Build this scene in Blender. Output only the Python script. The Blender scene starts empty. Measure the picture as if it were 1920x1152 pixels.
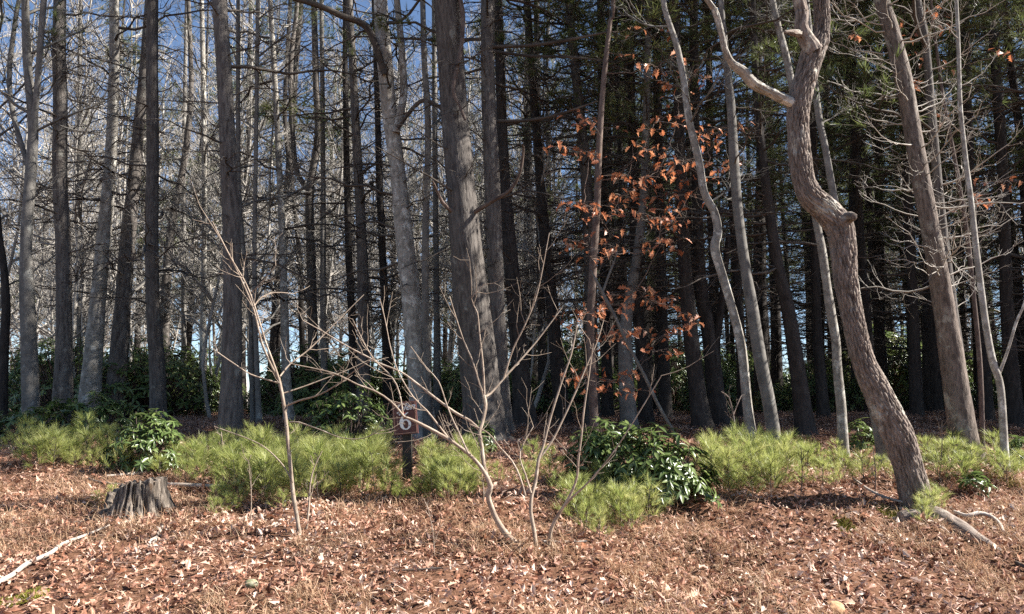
import bpy, math
import numpy as np
from mathutils import Matrix, Vector, Euler

# ------------------------------------------------------------------ camera, sky, sun, exposure
SC = bpy.context.scene
COL = SC.collection
FPX, HOR = 1478.0, 765.0                    # focal length in pixels of the 1920 px photograph, row of the horizon
EYE = np.array([0.0, 0.0, 1.6])
PITCH = math.atan((HOR - 576.0) / FPX)
cam = bpy.data.cameras.new('camera'); cam_o = bpy.data.objects.new('camera', cam); COL.objects.link(cam_o)
cam.sensor_width = 36.0; cam.lens = 36.0 * FPX / 1920.0; cam.clip_start = 0.05; cam.clip_end = 6000.0
cam_o.location = EYE; cam_o.rotation_euler = (math.radians(90) + PITCH, 0, 0)
SC.camera = cam_o

SUN_AZ, SUN_EL = math.radians(90.0), math.radians(42.0)     # azimuth clockwise from +Y (view direction)
world = bpy.data.worlds.new('World'); SC.world = world; world.use_nodes = True
wn = world.node_tree.nodes; wl = world.node_tree.links
sky = wn.new('ShaderNodeTexSky'); sky.sky_type = 'NISHITA'; sky.sun_disc = False
sky.sun_elevation = SUN_EL; sky.sun_rotation = SUN_AZ; sky.altitude = 2000.0
sky.air_density = 0.95; sky.dust_density = 0.15; sky.ozone_density = 1.8
wl.new(sky.outputs[0], wn['Background'].inputs[0]); wn['Background'].inputs[1].default_value = 0.058

sun = bpy.data.lights.new('sun', 'SUN'); sun.energy = 5.0; sun.angle = math.radians(0.53); sun.color = (1.0, 0.955, 0.88)
sun_o = bpy.data.objects.new('sun', sun); COL.objects.link(sun_o)
sdir = Vector((math.sin(SUN_AZ) * math.cos(SUN_EL), math.cos(SUN_AZ) * math.cos(SUN_EL), math.sin(SUN_EL)))
sun_o.rotation_euler = sdir.to_track_quat('Z', 'Y').to_euler(); sun_o.location = (20, 4, 20)

SC.view_settings.view_transform = 'Standard'; SC.view_settings.look = 'None'
SC.view_settings.exposure = 1.8; SC.view_settings.gamma = 1.0; SC.view_settings.use_curve_mapping = False
SC.render.engine = 'CYCLES'
SC.cycles.max_bounces = 5; SC.cycles.diffuse_bounces = 3; SC.cycles.glossy_bounces = 2
SC.cycles.transmission_bounces = 3; SC.cycles.transparent_max_bounces = 4
SC.cycles.caustics_reflective = False; SC.cycles.caustics_refractive = False
SC.cycles.use_denoising = False

# ------------------------------------------------------------------ numbers
rng = np.random.default_rng(11)
def U(a, b, n=None): return rng.uniform(a, b, n)

def _hash(i, j, k, seed):
    h = (i * 374761393 + j * 668265263 + k * 2147483647 + seed * 1274126177) & 0xFFFFFFFF
    h = ((h ^ (h >> 13)) * 1274126177) & 0xFFFFFFFF
    return ((h ^ (h >> 16)) & 0xFFFF) / 65535.0
def noise3(x, y, z, seed=0):
    x, y, z = np.broadcast_arrays(np.asarray(x, float), np.asarray(y, float), np.asarray(z, float))
    i, j, k = np.floor(x).astype(np.int64), np.floor(y).astype(np.int64), np.floor(z).astype(np.int64)
    u, v, w = x - i, y - j, z - k
    u, v, w = u * u * (3 - 2 * u), v * v * (3 - 2 * v), w * w * (3 - 2 * w)
    r = 0
    for a in (0, 1):
        for b in (0, 1):
            for c in (0, 1):
                r = r + _hash(i + a, j + b, k + c, seed) * (u if a else 1 - u) * (v if b else 1 - v) * (w if c else 1 - w)
    return r
def fbm(x, y, z, seed=0, o=3):
    r, a, t = 0, 1.0, 0
    for q in range(o):
        r = r + a * noise3(np.asarray(x) * 2 ** q, np.asarray(y) * 2 ** q, np.asarray(z) * 2 ** q, seed + q); t += a; a *= 0.5
    return r / t

GY = np.array([-400, -40, 0, 3, 5, 6, 7, 8.3, 10, 11, 13, 15, 20, 30, 40, 60, 100, 300, 3000.0])
GZ = np.array([-6, -1.0, 0, .10, .30, .46, .605, .84, 1.02, 1.115, 1.25, 1.38, 1.47, 1.50, 1.35, .5, -3, -12, -30.0])
def height(x, y):
    x, y = np.asarray(x, float), np.asarray(y, float)
    z = (np.interp(y - .6, GY, GZ) + np.interp(y + .6, GY, GZ) + 2 * np.interp(y, GY, GZ)) / 4
    near = np.clip((40 - y) / 20, 0, 1)
    z = z + near * ((noise3(x * .55, y * .55, 0, 3) - .5) * .16 + (noise3(x * 1.7, y * 1.7, 0, 4) - .5) * .10 + (noise3(x * 5, y * 5, 0, 5) - .5) * .065 + (noise3(x * 12, y * 12, 0, 6) - .5) * .035)
    for (bx, by, br, bh) in ((3.35, 6.55, .42, .10), (3.05, 6.9, .5, .07), (-.2, 5.7, .6, .05), (4.9, 8.2, .4, .10)):
        z = z + bh * np.exp(-((x - bx) ** 2 + (y - by) ** 2) / br ** 2)
    z = z - .24 * np.exp(-((y - 7.02 - .05 * np.sin(x * 2)) / .30) ** 2) / (1 + np.exp(-(x - 1.5) * 5)) / (1 + np.exp((x - 3.75) * 9))
    z = z - .10 * np.exp(-((y - 6.75) / .25) ** 2) / (1 + np.exp(-(x + 1.0) * 6)) / (1 + np.exp((x - .6) * 6))
    return z

FW = np.array([0, math.cos(PITCH), math.sin(PITCH)]); UP = np.array([0, -math.sin(PITCH), math.cos(PITCH)])
def ray(px, py): return FW + np.array([(px - 960) / FPX, 0, 0]) + UP * ((576 - py) / FPX)
def at(px, py, Y):
    d = ray(px, py); return EYE + d * (Y / d[1])
def scale_at(p): return float(np.dot(np.asarray(p) - EYE, FW)) / FPX      # metres per photograph pixel
def hit(px, py):
    d = ray(px, py); t = np.linspace(2.0, 60, 6000)
    p = EYE + d[None] * t[:, None]; below = p[:, 2] < height(p[:, 0], p[:, 1])
    i = int(np.argmax(below)) if below.any() else 3000
    q = p[i]; return np.array([q[0], q[1], float(height(q[0], q[1]))])
def on_ground(x, y): return np.array([x, y, float(height(x, y))])

# ------------------------------------------------------------------ mesh buffer
class Geo:
    def __init__(s): s.v, s.f, s.m, s.r, s.b, s.n = [], [], [], [], [], 0
    def add(s, v, f, m=0, rnd=.5, bark=None):
        v = np.asarray(v, float).reshape(-1, 3); f = np.asarray(f, np.int64)
        s.v.append(v); s.f.append(f + s.n); s.m.append(np.full(len(f), m, np.int32) if np.isscalar(m) else np.asarray(m, np.int32))
        s.r.append(np.full(len(v), rnd) if np.isscalar(rnd) else np.asarray(rnd, float).ravel())
        s.b.append(v if bark is None else bark.reshape(-1, 3)); s.n += len(v)
    def merge(s, g, M=None):
        off = 0
        if M is not None: M = np.asarray(M)
        for v, f, m, r, b in zip(g.v, g.f, g.m, g.r, g.b):
            w = v if M is None else v @ M[:3, :3].T + M[:3, 3]
            s.v.append(w); s.f.append(f - 0 + s.n); s.m.append(m); s.r.append(r); s.b.append(b)
        s.n += g.n
    def mesh(s, name, mats, smooth=True):
        me = bpy.data.meshes.new(name)
        v = np.concatenate(s.v).astype(np.float32)
        me.vertices.add(len(v)); me.vertices.foreach_set('co', v.ravel())
        tot = np.concatenate([np.full(len(f), f.shape[1], np.int32) for f in s.f])
        li = np.concatenate([f.ravel() for f in s.f]).astype(np.int32)
        me.loops.add(len(li)); me.loops.foreach_set('vertex_index', li)
        me.polygons.add(len(tot)); st = np.zeros(len(tot), np.int32); st[1:] = np.cumsum(tot)[:-1]
        me.polygons.foreach_set('loop_start', st)
        me.polygons.foreach_set('material_index', np.concatenate(s.m).astype(np.int32))
        me.polygons.foreach_set('use_smooth', np.full(len(tot), smooth, bool))
        a = me.attributes.new('rnd', 'FLOAT', 'POINT'); a.data.foreach_set('value', np.concatenate(s.r).astype(np.float32))
        a = me.attributes.new('bark', 'FLOAT_VECTOR', 'POINT'); a.data.foreach_set('vector', np.concatenate(s.b).astype(np.float32).ravel())
        for m in (mats if isinstance(mats, (list, tuple)) else [mats]): me.materials.append(m)
        me.update(calc_edges=True)
        return me

def unit(a): return a / np.maximum(np.linalg.norm(a, axis=-1, keepdims=True), 1e-9)
def tubes(g, P, R, s=3, m=0, rnd=.5, cap=False):
    """many thin tubes at once: P (N,K,3), R (N,K)"""
    P = np.asarray(P, float); R = np.asarray(R, float); N, K = R.shape
    if N == 0: return
    T = unit(np.gradient(P, axis=1)); mean = unit(P[:, -1] - P[:, 0])
    ref = np.eye(3)[np.argmin(np.abs(mean), axis=1)][:, None, :]
    n1 = unit(np.cross(T, ref)); n2 = np.cross(T, n1)
    th = np.arange(s) * 2 * math.pi / s
    V = P[:, :, None] + R[:, :, None, None] * (np.cos(th)[None, None, :, None] * n1[:, :, None] + np.sin(th)[None, None, :, None] * n2[:, :, None])
    arc = np.concatenate([np.zeros((N, 1)), np.cumsum(np.linalg.norm(np.diff(P, axis=1), axis=2), axis=1)], axis=1)
    r0 = R[:, :1, None]
    B = np.stack([np.broadcast_to(r0 * np.cos(th), (N, K, s)), np.broadcast_to(r0 * np.sin(th), (N, K, s)), np.broadcast_to(arc[:, :, None], (N, K, s))], -1)
    B = B + (np.arange(N) * 1.7)[:, None, None, None]
    base = (np.arange(N) * K * s)[:, None, None] + (np.arange(K - 1) * s)[None, :, None]
    i, j = np.arange(s)[None, None], ((np.arange(s) + 1) % s)[None, None]
    F = np.stack([base + i, base + j, base + s + j, base + s + i], -1).reshape(-1, 4)
    rr = rnd if np.isscalar(rnd) else np.repeat(rnd, K * s)
    g.add(V, F, m, rr, B)

def smooth_path(P, R, ds):
    """Catmull-Rom through points, resampled every ds metres"""
    P = np.asarray(P, float); R = np.asarray(R, float)
    A = np.vstack([2 * P[0] - P[1], P, 2 * P[-1] - P[-2]]); B = np.concatenate([[R[0]], R, [R[-1]]])
    out, ro = [], []
    for i in range(1, len(A) - 2):
        n = max(2, int(np.linalg.norm(A[i + 1] - A[i]) / ds))
        t = (np.arange(n) / n)[:, None]
        out.append(.5 * ((2 * A[i]) + (-A[i - 1] + A[i + 1]) * t + (2 * A[i - 1] - 5 * A[i] + 4 * A[i + 1] - A[i + 2]) * t ** 2 + (-A[i - 1] + 3 * A[i] - 3 * A[i + 1] + A[i + 2]) * t ** 3))
        tt = t[:, 0]; tt = tt * tt * (3 - 2 * tt); ro.append(B[i] * (1 - tt) + B[i + 1] * tt)
    out.append(P[-1:]); ro.append(R[-1:])
    return np.vstack(out), np.concatenate(ro)

def trunk_geo(P, R, sides=18, ds=.15, amp=.04, ridge=0.0, rs=1.9, seed=1, m=0, wob=.0, twist=0.0):
    P, R = smooth_path(P, R, ds); K = len(P)
    T = unit(np.gradient(P, axis=0)); n1 = np.zeros_like(P); a = np.array([0, 1.0, 0]); a = a - T[0] * np.dot(a, T[0])
    if np.linalg.norm(a) < .2: a = np.array([1.0, 0, 0]) - T[0] * T[0][0]
    n1[0] = a / np.linalg.norm(a)
    for i in range(1, K):
        a = n1[i - 1] - T[i] * np.dot(n1[i - 1], T[i]); n1[i] = a / np.linalg.norm(a)
    n2 = np.cross(T, n1)
    arc = np.concatenate([[0], np.cumsum(np.linalg.norm(np.diff(P, axis=0), axis=1))])
    th = np.arange(sides) * 2 * math.pi / sides
    c, s_ = np.cos(th)[None], np.sin(th)[None]; A = arc[:, None]; r0 = max(float(np.median(R)), .01)
    off = seed * 3.17
    d = amp * 2 * (fbm(c * 1.3 + off, s_ * 1.3, A * 1.6, seed, 3) - .5)
    rad = R[:, None] * (1 + d)
    if ridge:
        N = max(5, round(2 * math.pi * r0 / .034 / 2)); TH = th[None]; k = rs
        w1 = (fbm(c * 2.2 + off, s_ * 2.2, A * 3.2, seed + 3, 3) - .5) * 7; w2 = (fbm(c * 2.2, s_ * 2.2 + off, A * 3.2, seed + 4, 3) - .5) * 7
        f1 = np.abs(np.sin(N * (TH + k * A) + w1)); f2 = np.abs(np.sin(N * (TH - k * A) + w2))
        cut = np.maximum(np.exp(-(f1 / .34) ** 2), np.exp(-(f2 / .34) ** 2)); cross = np.exp(-(np.abs(fbm(c * 6, s_ * 6, A * 22, seed + 8, 2) - .5) / .035) ** 2) * .45
        rad = rad - ridge * np.maximum(cut, cross) * (.55 + .9 * noise3(c * 3, s_ * 3, A * 4, seed + 6)) + ridge * .4 * (fbm(c * 12, s_ * 12, A * 24, seed + 7, 2) - .5)
    V = P[:, None] + rad[:, :, None] * (c[..., None] * n1[:, None] + s_[..., None] * n2[:, None])
    B = np.stack([np.broadcast_to(r0 * c, rad.shape) + off, np.broadcast_to(r0 * s_, rad.shape), np.broadcast_to(A, rad.shape)], -1)
    base = (np.arange(K - 1) * sides)[:, None]; i = np.arange(sides)[None]; j = (i + 1) % sides
    F = np.stack([base + i, base + j, base + sides + j, base + sides + i], -1).reshape(-1, 4)
    g = Geo(); g.add(V, F, m, .5, B)
    g.add(np.vstack([V[-1], P[-1:] + T[-1:] * R[-1] * .4]), np.stack([np.arange(sides), (np.arange(sides) + 1) % sides, np.full(sides, sides)], -1), m, .5)
    g.path, g.rad = P, R
    return g

# ------------------------------------------------------------------ materials
def new_mat(name):
    m = bpy.data.materials.new(name); m.use_nodes = True
    nt = m.node_tree; return m, nt.nodes, nt.links, nt.nodes['Principled BSDF']
def ramp(n, stops):
    r = n.new('ShaderNodeValToRGB'); e = r.color_ramp.elements
    while len(e) < len(stops): e.new(.5)
    for el, (p, c) in zip(e, stops): el.position = p; el.color = (*c, 1)
    return r
def bark_mat(name, dark, light, patch=None, amt=.55, sc=30, stretch=.16, bump=.6, dist=.02, rough=.9, psc=5.0):
    m, n, l, b = new_mat(name)
    a = n.new('ShaderNodeAttribute'); a.attribute_name = 'bark'
    mp = n.new('ShaderNodeMapping'); mp.inputs['Scale'].default_value = (1, 1, stretch); l.new(a.outputs['Vector'], mp.inputs['Vector'])
    t = n.new('ShaderNodeTexNoise'); t.inputs['Scale'].default_value = sc; t.inputs['Detail'].default_value = 6; t.inputs['Roughness'].default_value = .68
    l.new(mp.outputs[0], t.inputs['Vector'])
    r = ramp(n, [(.32, dark), (.5, tuple((x + y) / 2 for x, y in zip(dark, light))), (.68, light)]); l.new(t.outputs['Fac'], r.inputs[0])
    col = r.outputs[0]
    if patch:
        t2 = n.new('ShaderNodeTexNoise'); t2.inputs['Scale'].default_value = psc; t2.inputs['Detail'].default_value = 5; t2.inputs['Roughness'].default_value = .7
        mp2 = n.new('ShaderNodeMapping'); mp2.inputs['Scale'].default_value = (1, 1, .6); l.new(a.outputs['Vector'], mp2.inputs['Vector']); l.new(mp2.outputs[0], t2.inputs['Vector'])
        r2 = ramp(n, [(amt, (0, 0, 0)), (amt + .09, (1, 1, 1))]); l.new(t2.outputs['Fac'], r2.inputs[0])
        mx = n.new('ShaderNodeMix'); mx.data_type = 'RGBA'; l.new(r2.outputs[0], mx.inputs[0]); l.new(col, mx.inputs[6]); mx.inputs[7].default_value = (*patch, 1); col = mx.outputs[2]
    oi = n.new('ShaderNodeObjectInfo'); mr = n.new('ShaderNodeMapRange'); mr.inputs[3].default_value = .8; mr.inputs[4].default_value = 1.2
    l.new(oi.outputs['Random'], mr.inputs[0])
    mul = n.new('ShaderNodeMix'); mul.data_type = 'RGBA'; mul.blend_type = 'MULTIPLY'; mul.inputs[0].default_value = 1; l.new(col, mul.inputs[6]); l.new(mr.outputs[0], mul.inputs[7])
    l.new(mul.outputs[2], b.inputs['Base Color']); b.inputs['Roughness'].default_value = rough
    b.inputs['Specular IOR Level'].default_value = .25
    bp = n.new('ShaderNodeBump'); bp.inputs['Strength'].default_value = bump; bp.inputs['Distance'].default_value = dist
    l.new(t.outputs['Fac'], bp.inputs['Height']); l.new(bp.outputs[0], b.inputs['Normal'])
    return m
def leaf_mat(name, stops, rough=.6, spec=.3, trans=.35, obj=.5, tint=None):
    m, n, l, b = new_mat(name)
    a = n.new('ShaderNodeAttribute'); a.attribute_name = 'rnd'
    oi = n.new('ShaderNodeObjectInfo'); mx = n.new('ShaderNodeMix'); mx.inputs[0].default_value = obj
    l.new(a.outputs['Fac'], mx.inputs[2]); l.new(oi.outputs['Random'], mx.inputs[3])
    r = ramp(n, stops); l.new(mx.outputs[0], r.inputs[0]); l.new(r.outputs[0], b.inputs['Base Color'])
    b.inputs['Roughness'].default_value = rough; b.inputs['Specular IOR Level'].default_value = spec
    tr = n.new('ShaderNodeBsdfTranslucent')
    if tint:
        tm = n.new('ShaderNodeMix'); tm.data_type = 'RGBA'; tm.blend_type = 'MULTIPLY'; tm.inputs[0].default_value = 1; l.new(r.outputs[0], tm.inputs[6]); tm.inputs[7].default_value = (*tint, 1); l.new(tm.outputs[2], tr.inputs[0])
    else: l.new(r.outputs[0], tr.inputs[0])
    ms = n.new('ShaderNodeMixShader'); ms.inputs[0].default_value = trans; l.new(b.outputs[0], ms.inputs[1]); l.new(tr.outputs[0], ms.inputs[2])
    l.new(ms.outputs[0], n['Material Output'].inputs['Surface'])
    return m
def plain(name, c, rough=.7, c2=None, sc=20, bump=.0):
    m, n, l, b = new_mat(name); b.inputs['Roughness'].default_value = rough; b.inputs['Specular IOR Level'].default_value = .3
    t = n.new('ShaderNodeTexNoise'); t.inputs['Scale'].default_value = sc; t.inputs['Detail'].default_value = 5
    tc = n.new('ShaderNodeTexCoord'); l.new(tc.outputs['Object'], t.inputs['Vector'])
    r = ramp(n, [(.35, c), (.65, c2 or c)]); l.new(t.outputs['Fac'], r.inputs[0]); l.new(r.outputs[0], b.inputs['Base Color'])
    if bump:
        bp = n.new('ShaderNodeBump'); bp.inputs['Strength'].default_value = bump; bp.inputs['Distance'].default_value = .01; l.new(t.outputs['Fac'], bp.inputs['Height']); l.new(bp.outputs[0], b.inputs['Normal'])
    return m

M_PINE = bark_mat('pine bark', (.045, .037, .033), (.17, .15, .133), (.25, .24, .21), .60)
M_PINE_SHADE = bark_mat('shade-darkened pine bark', (.018, .0145, .013), (.065, .055, .049), (.11, .10, .088), .66)  # pine bark darkened so the colour carries the shade inside the wood
M_OAK = bark_mat('oak bark', (.055, .041, .033), (.27, .215, .18), (.36, .33, .28), .57, sc=34, stretch=.2, bump=.8)
M_PALE = bark_mat('pale lichen bark', (.13, .115, .095), (.36, .33, .29), (.50, .48, .43), .53, sc=22, stretch=.5, bump=.35, psc=9)
M_GREY = bark_mat('smooth grey bark', (.09, .082, .074), (.21, .195, .175), (.30, .29, .26), .58, sc=14, stretch=.5, bump=.25, psc=7)
M_RED = bark_mat('red brown bark', (.07, .048, .04), (.20, .15, .125), (.27, .24, .205), .60, sc=24, stretch=.3, bump=.4)
M_TWIG = bark_mat('dead twig bark', (.04, .032, .027), (.13, .108, .09), None, sc=18, bump=.2)
M_PTWIG = bark_mat('pale twig bark', (.24, .21, .18), (.46, .42, .37), None, sc=18, bump=.2)
M_STEM = bark_mat('tan stem bark', (.16, .115, .085), (.39, .315, .245), (.48, .41, .34), .58, sc=26, stretch=.4, bump=.25, psc=16)
M_FARW = bark_mat('far hardwood bark', (.20, .18, .16), (.44, .41, .37), None, sc=10, bump=.2)
M_STUMP = bark_mat('weathered stump wood', (.045, .034, .027), (.36, .30, .245), (.13, .085, .055), .56, sc=60, stretch=.08, bump=1.0, dist=.02, psc=9)
M_WOOD = bark_mat('weathered grey wood', (.20, .16, .13), (.46, .41, .36), None, sc=40, stretch=.1, bump=.5)
M_NEEDLE = leaf_mat('seedling needles', [(0, (.16, .205, .055)), (.35, (.29, .335, .095)), (.7, (.45, .465, .165)), (1, (.60, .55, .28))], .42, .5, .5, .3)
M_PINEF = leaf_mat('pine needles', [(0, (.05, .075, .025)), (.5, (.12, .145, .05)), (1, (.26, .26, .10))], .5, .35, .45, .3)
M_RHODO = leaf_mat('rhododendron leaf', [(0, (.05, .085, .025)), (.5, (.115, .165, .05)), (.85, (.20, .245, .08)), (1, (.32, .30, .13))], .33, .6, .35, .3)
M_RED_LEAF = leaf_mat('russet oak leaf', [(0, (.28, .085, .038)), (.4, (.50, .175, .08)), (.75, (.62, .29, .155)), (1, (.68, .48, .34))], .45, .45, .40, .3)
M_LITTER = leaf_mat('fallen leaf', [(0, (.09, .04, .026)), (.25, (.25, .11, .065)), (.5, (.38, .20, .135)), (.75, (.50, .32, .235)), (1, (.62, .49, .40))], .6, .3, .12, .0)
M_LITTERO = leaf_mat('single fallen leaf', [(0, (.14, .055, .03)), (.35, (.30, .125, .065)), (.7, (.48, .26, .165)), (1, (.62, .47, .36))], .55, .35, .15, .8)
M_STRAW = leaf_mat('pine straw', [(0, (.18, .09, .055)), (.35, (.38, .20, .13)), (.7, (.53, .32, .225)), (1, (.66, .49, .385))], .6, .3, .1, .0)
M_GRASS = leaf_mat('dead grass', [(0, (.28, .15, .085)), (.5, (.45, .29, .18)), (1, (.60, .47, .33))], .6, .3, .25, .3)
M_MOSS = leaf_mat('moss', [(0, (.10, .11, .02)), (.6, (.22, .21, .04)), (1, (.34, .28, .06))], .8, .1, .1, .2)

def ground_mat():
    m, n, l, b = new_mat('forest soil and litter')
    tc = n.new('ShaderNodeTexCoord')
    t = n.new('ShaderNodeTexNoise'); t.inputs['Scale'].default_value = 22; t.inputs['Detail'].default_value = 8; t.inputs['Roughness'].default_value = .75; l.new(tc.outputs['Object'], t.inputs['Vector'])
    t2 = n.new('ShaderNodeTexNoise'); t2.inputs['Scale'].default_value = .9; t2.inputs['Detail'].default_value = 4; l.new(tc.outputs['Object'], t2.inputs['Vector'])
    r = ramp(n, [(.3, (.05, .03, .021)), (.5, (.14, .078, .05)), (.7, (.27, .165, .115))]); l.new(t.outputs['Fac'], r.inputs[0])
    r2 = ramp(n, [(.35, (.75, .7, .65)), (.65, (1.1, 1.0, .95))]); l.new(t2.outputs['Fac'], r2.inputs[0])
    mx = n.new('ShaderNodeMix'); mx.data_type = 'RGBA'; mx.blend_type = 'MULTIPLY'; mx.inputs[0].default_value = 1; l.new(r.outputs[0], mx.inputs[6]); l.new(r2.outputs[0], mx.inputs[7])
    l.new(mx.outputs[2], b.inputs['Base Color']); b.inputs['Roughness'].default_value = .95; b.inputs['Specular IOR Level'].default_value = .1
    bp = n.new('ShaderNodeBump'); bp.inputs['Strength'].default_value = .8; bp.inputs['Distance'].default_value = .03; l.new(t.outputs['Fac'], bp.inputs['Height']); l.new(bp.outputs[0], b.inputs['Normal'])
    return m
M_GROUND = ground_mat()

# ------------------------------------------------------------------ objects
def tag(o, label=None, cat=None, group=None, kind=None):
    for k, v in (('label', label), ('category', cat), ('group', group), ('kind', kind)):
        if v: o[k] = v
    return o
def obj(name, me, parent=None, M=None, kind=None):
    o = bpy.data.objects.new(name, me); COL.objects.link(o)
    if parent is not None: o.parent = parent
    if M is not None: o.matrix_local = M
    if kind: o['kind'] = kind
    return o
def empty(name, loc, label, cat, group=None):
    o = bpy.data.objects.new(name, None); COL.objects.link(o); o.location = Vector([float(q) for q in loc]); o.empty_display_size = .1
    return tag(o, label, cat, group)
def local(g, base):
    for i in range(len(g.v)): g.v[i] = g.v[i] - np.asarray(base)
    return g
def frame(x, up, p=(0, 0, 0), s=1.0):
    x = Vector([float(q) for q in x]).normalized(); z = Vector([float(q) for q in up]); z = (z - x * z.dot(x))
    if z.length < 1e-4: z = Vector((0, 1, 0)).cross(x)
    z.normalize(); y = z.cross(x)
    return Matrix(((x.x * s, y.x * s, z.x * s, p[0]), (x.y * s, y.y * s, z.y * s, p[1]), (x.z * s, y.z * s, z.z * s, p[2]), (0, 0, 0, 1)))

# ------------------------------------------------------------------ ground
def spread_axis(a, b, step, far, g=1.22):
    mid = list(np.arange(a, b, step)); lo, hi = [a], [b]; d = step
    while hi[-1] < far[1]: d *= g; hi.append(hi[-1] + d)
    d = step
    while lo[-1] > far[0]: d *= g; lo.append(lo[-1] - d)
    return np.array(lo[:0:-1] + mid + hi)
gx = spread_axis(-8.5, 8.5, .07, (-2500, 2500)); gy = spread_axis(3.0, 13.0, .07, (-60, 3000))
X, Y = np.meshgrid(gx, gy, indexing='ij'); Z = height(X, Y)
ni, nj = X.shape; idx = np.arange(ni * nj).reshape(ni, nj)
g = Geo(); g.add(np.stack([X, Y, Z], -1), np.stack([idx[:-1, :-1], idx[1:, :-1], idx[1:, 1:], idx[:-1, 1:]], -1).reshape(-1, 4))
ground = tag(obj('forest_floor', g.mesh('forest_floor', M_GROUND)), kind='structure')

# ---- fallen leaves, pine straw and dead grass
OAK = [(0, .015), (.14, .05), (.26, .24), (.36, .10), (.52, .34), (.62, .13), (.76, .27), (.88, .10), (1, .0)]
MID = [(0, .012), (.3, .26), (.42, .12), (.66, .30), (1, .0)]
SIM = [(0, .01), (.35, .24), (.7, .2), (1, 0)]
LAN = [(0, .02), (.18, .10), (.5, .155), (.8, .11), (1, .0)]
def leaf_shape(st, fold=.25, curl=.3):
    st = np.array(st); n = len(st); c = np.stack([st[:, 0], 0 * st[:, 0], -curl * st[:, 0] ** 2], -1)
    l = np.stack([st[:, 0], st[:, 1], -curl * st[:, 0] ** 2 + fold * st[:, 1]], -1); r = l * [1, -1, 1]
    v = np.concatenate([c, l, r]); f = []
    for i in range(n - 1):
        f += [(i, i + 1, n + i + 1, n + i), (i, 2 * n + i, 2 * n + i + 1, i + 1)]
    return v, np.array(f)
def many(g, shape, pos, ax, up, size, m=0, rnd=None, wid=1.0):
    """copies of one little shape: pos, ax, up (N,3), size (N)"""
    v, f = shape; ax = unit(ax); up = unit(up - ax * np.sum(ax * up, -1, keepdims=True)); sd = np.cross(up, ax)
    V = pos[:, None] + size[:, None, None] * (v[None, :, :1] * ax[:, None] + v[None, :, 1:2] * wid * sd[:, None] + v[None, :, 2:] * up[:, None])
    N = len(pos); F = (f[None] + (np.arange(N) * len(v))[:, None, None]).reshape(-1, f.shape[1])
    g.add(V, F, m, np.repeat(rnd if rnd is not None else rng.random(N), len(v)))
def ground_normals(x, y):
    e = .05; return unit(np.stack([-(height(x + e, y) - height(x - e, y)) / (2 * e), -(height(x, y + e) - height(x, y - e)) / (2 * e), np.ones_like(x)], -1))
def scatter(n, y0, y1, p=1.0, margin=1.0):
    y = y0 + (y1 - y0) * rng.random(n) ** p; x = (rng.random(n) * 2 - 1) * (.67 * y + margin); return x, y

def litter(n, shape, y0, y1, smin, smax, lift, p, mat, name, tilt=.55, mask=None, bias=.0):
    x, y = scatter(n, y0, y1, p)
    if mask is not None:
        k = rng.random(n) < mask(x, y); x, y = x[k], y[k]
    n = len(x); N = ground_normals(x, y)
    pos = np.stack([x, y, height(x, y) + U(0, lift, n)], -1)
    ax = rng.normal(size=(n, 3)); ax[:, 2] *= tilt; up = N + rng.normal(size=(n, 3)) * tilt; up[rng.random(n) < .3] *= -1
    g = Geo(); patch = fbm(x * 1.3, y * 1.3, 0, 21, 3)
    rr = np.clip(rng.random(n) * .95 + (patch - .5) * .7 + bias, 0, 1)
    many(g, shape, pos, ax, up, U(smin, smax, n), 0, rr)
    return tag(obj(name, g.mesh(name, mat, False)), kind='stuff')
needle_zone = lambda x, y: np.clip(.25 + 1.6 * (fbm(x * .45, y * .6, 0, 31, 2) - .38) + .25 * (y > 7), .12, 1)
leaf_zone = lambda x, y: np.clip(1.2 - needle_zone(x, y) * .6, .35, 1)
tag(litter(30000, leaf_shape(MID, .8, .6), 3.4, 11, .03, .07, .045, .75, M_LITTER, 'oak_leaf_litter', .6, leaf_zone), 'dry brown oak leaves littering the sunny bank', 'leaf litter')
BIT = (np.array([[0, 0, 0], [.5, .24, .16], [1, 0, -.12], [.45, -.22, .14]]), np.array([(0, 2, 1), (0, 3, 2)]))
tag(litter(75000, BIT, 3.4, 20, .018, .05, .045, .8, M_LITTER, 'small_leaf_litter', .7, leaf_zone), 'small curled tan leaf fragments scattered over the forest floor', 'leaf litter')
NDL = (np.array([[0, -.011, 0], [0, .011, 0], [.55, .009, .05], [.55, -.009, .05], [1, 0, 0.]]), np.array([(0, 1, 2, 3), (3, 2, 4, 4)]))
NDL3 = (np.array([[0, -.02, 0], [0, .02, 0], [1, 0, .02]]), np.array([(0, 1, 2)]))
tag(litter(400000, NDL3, 3.4, 20, .05, .13, .05, .75, M_STRAW, 'pine_straw', .42, needle_zone), 'orange brown pine straw covering the bank', 'pine straw')
def blade(): return (np.array([[0, -.02, 0], [0, .02, 0], [.5, .016, .0], [.5, -.016, .0], [1, .0, -.28]]), None)
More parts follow.
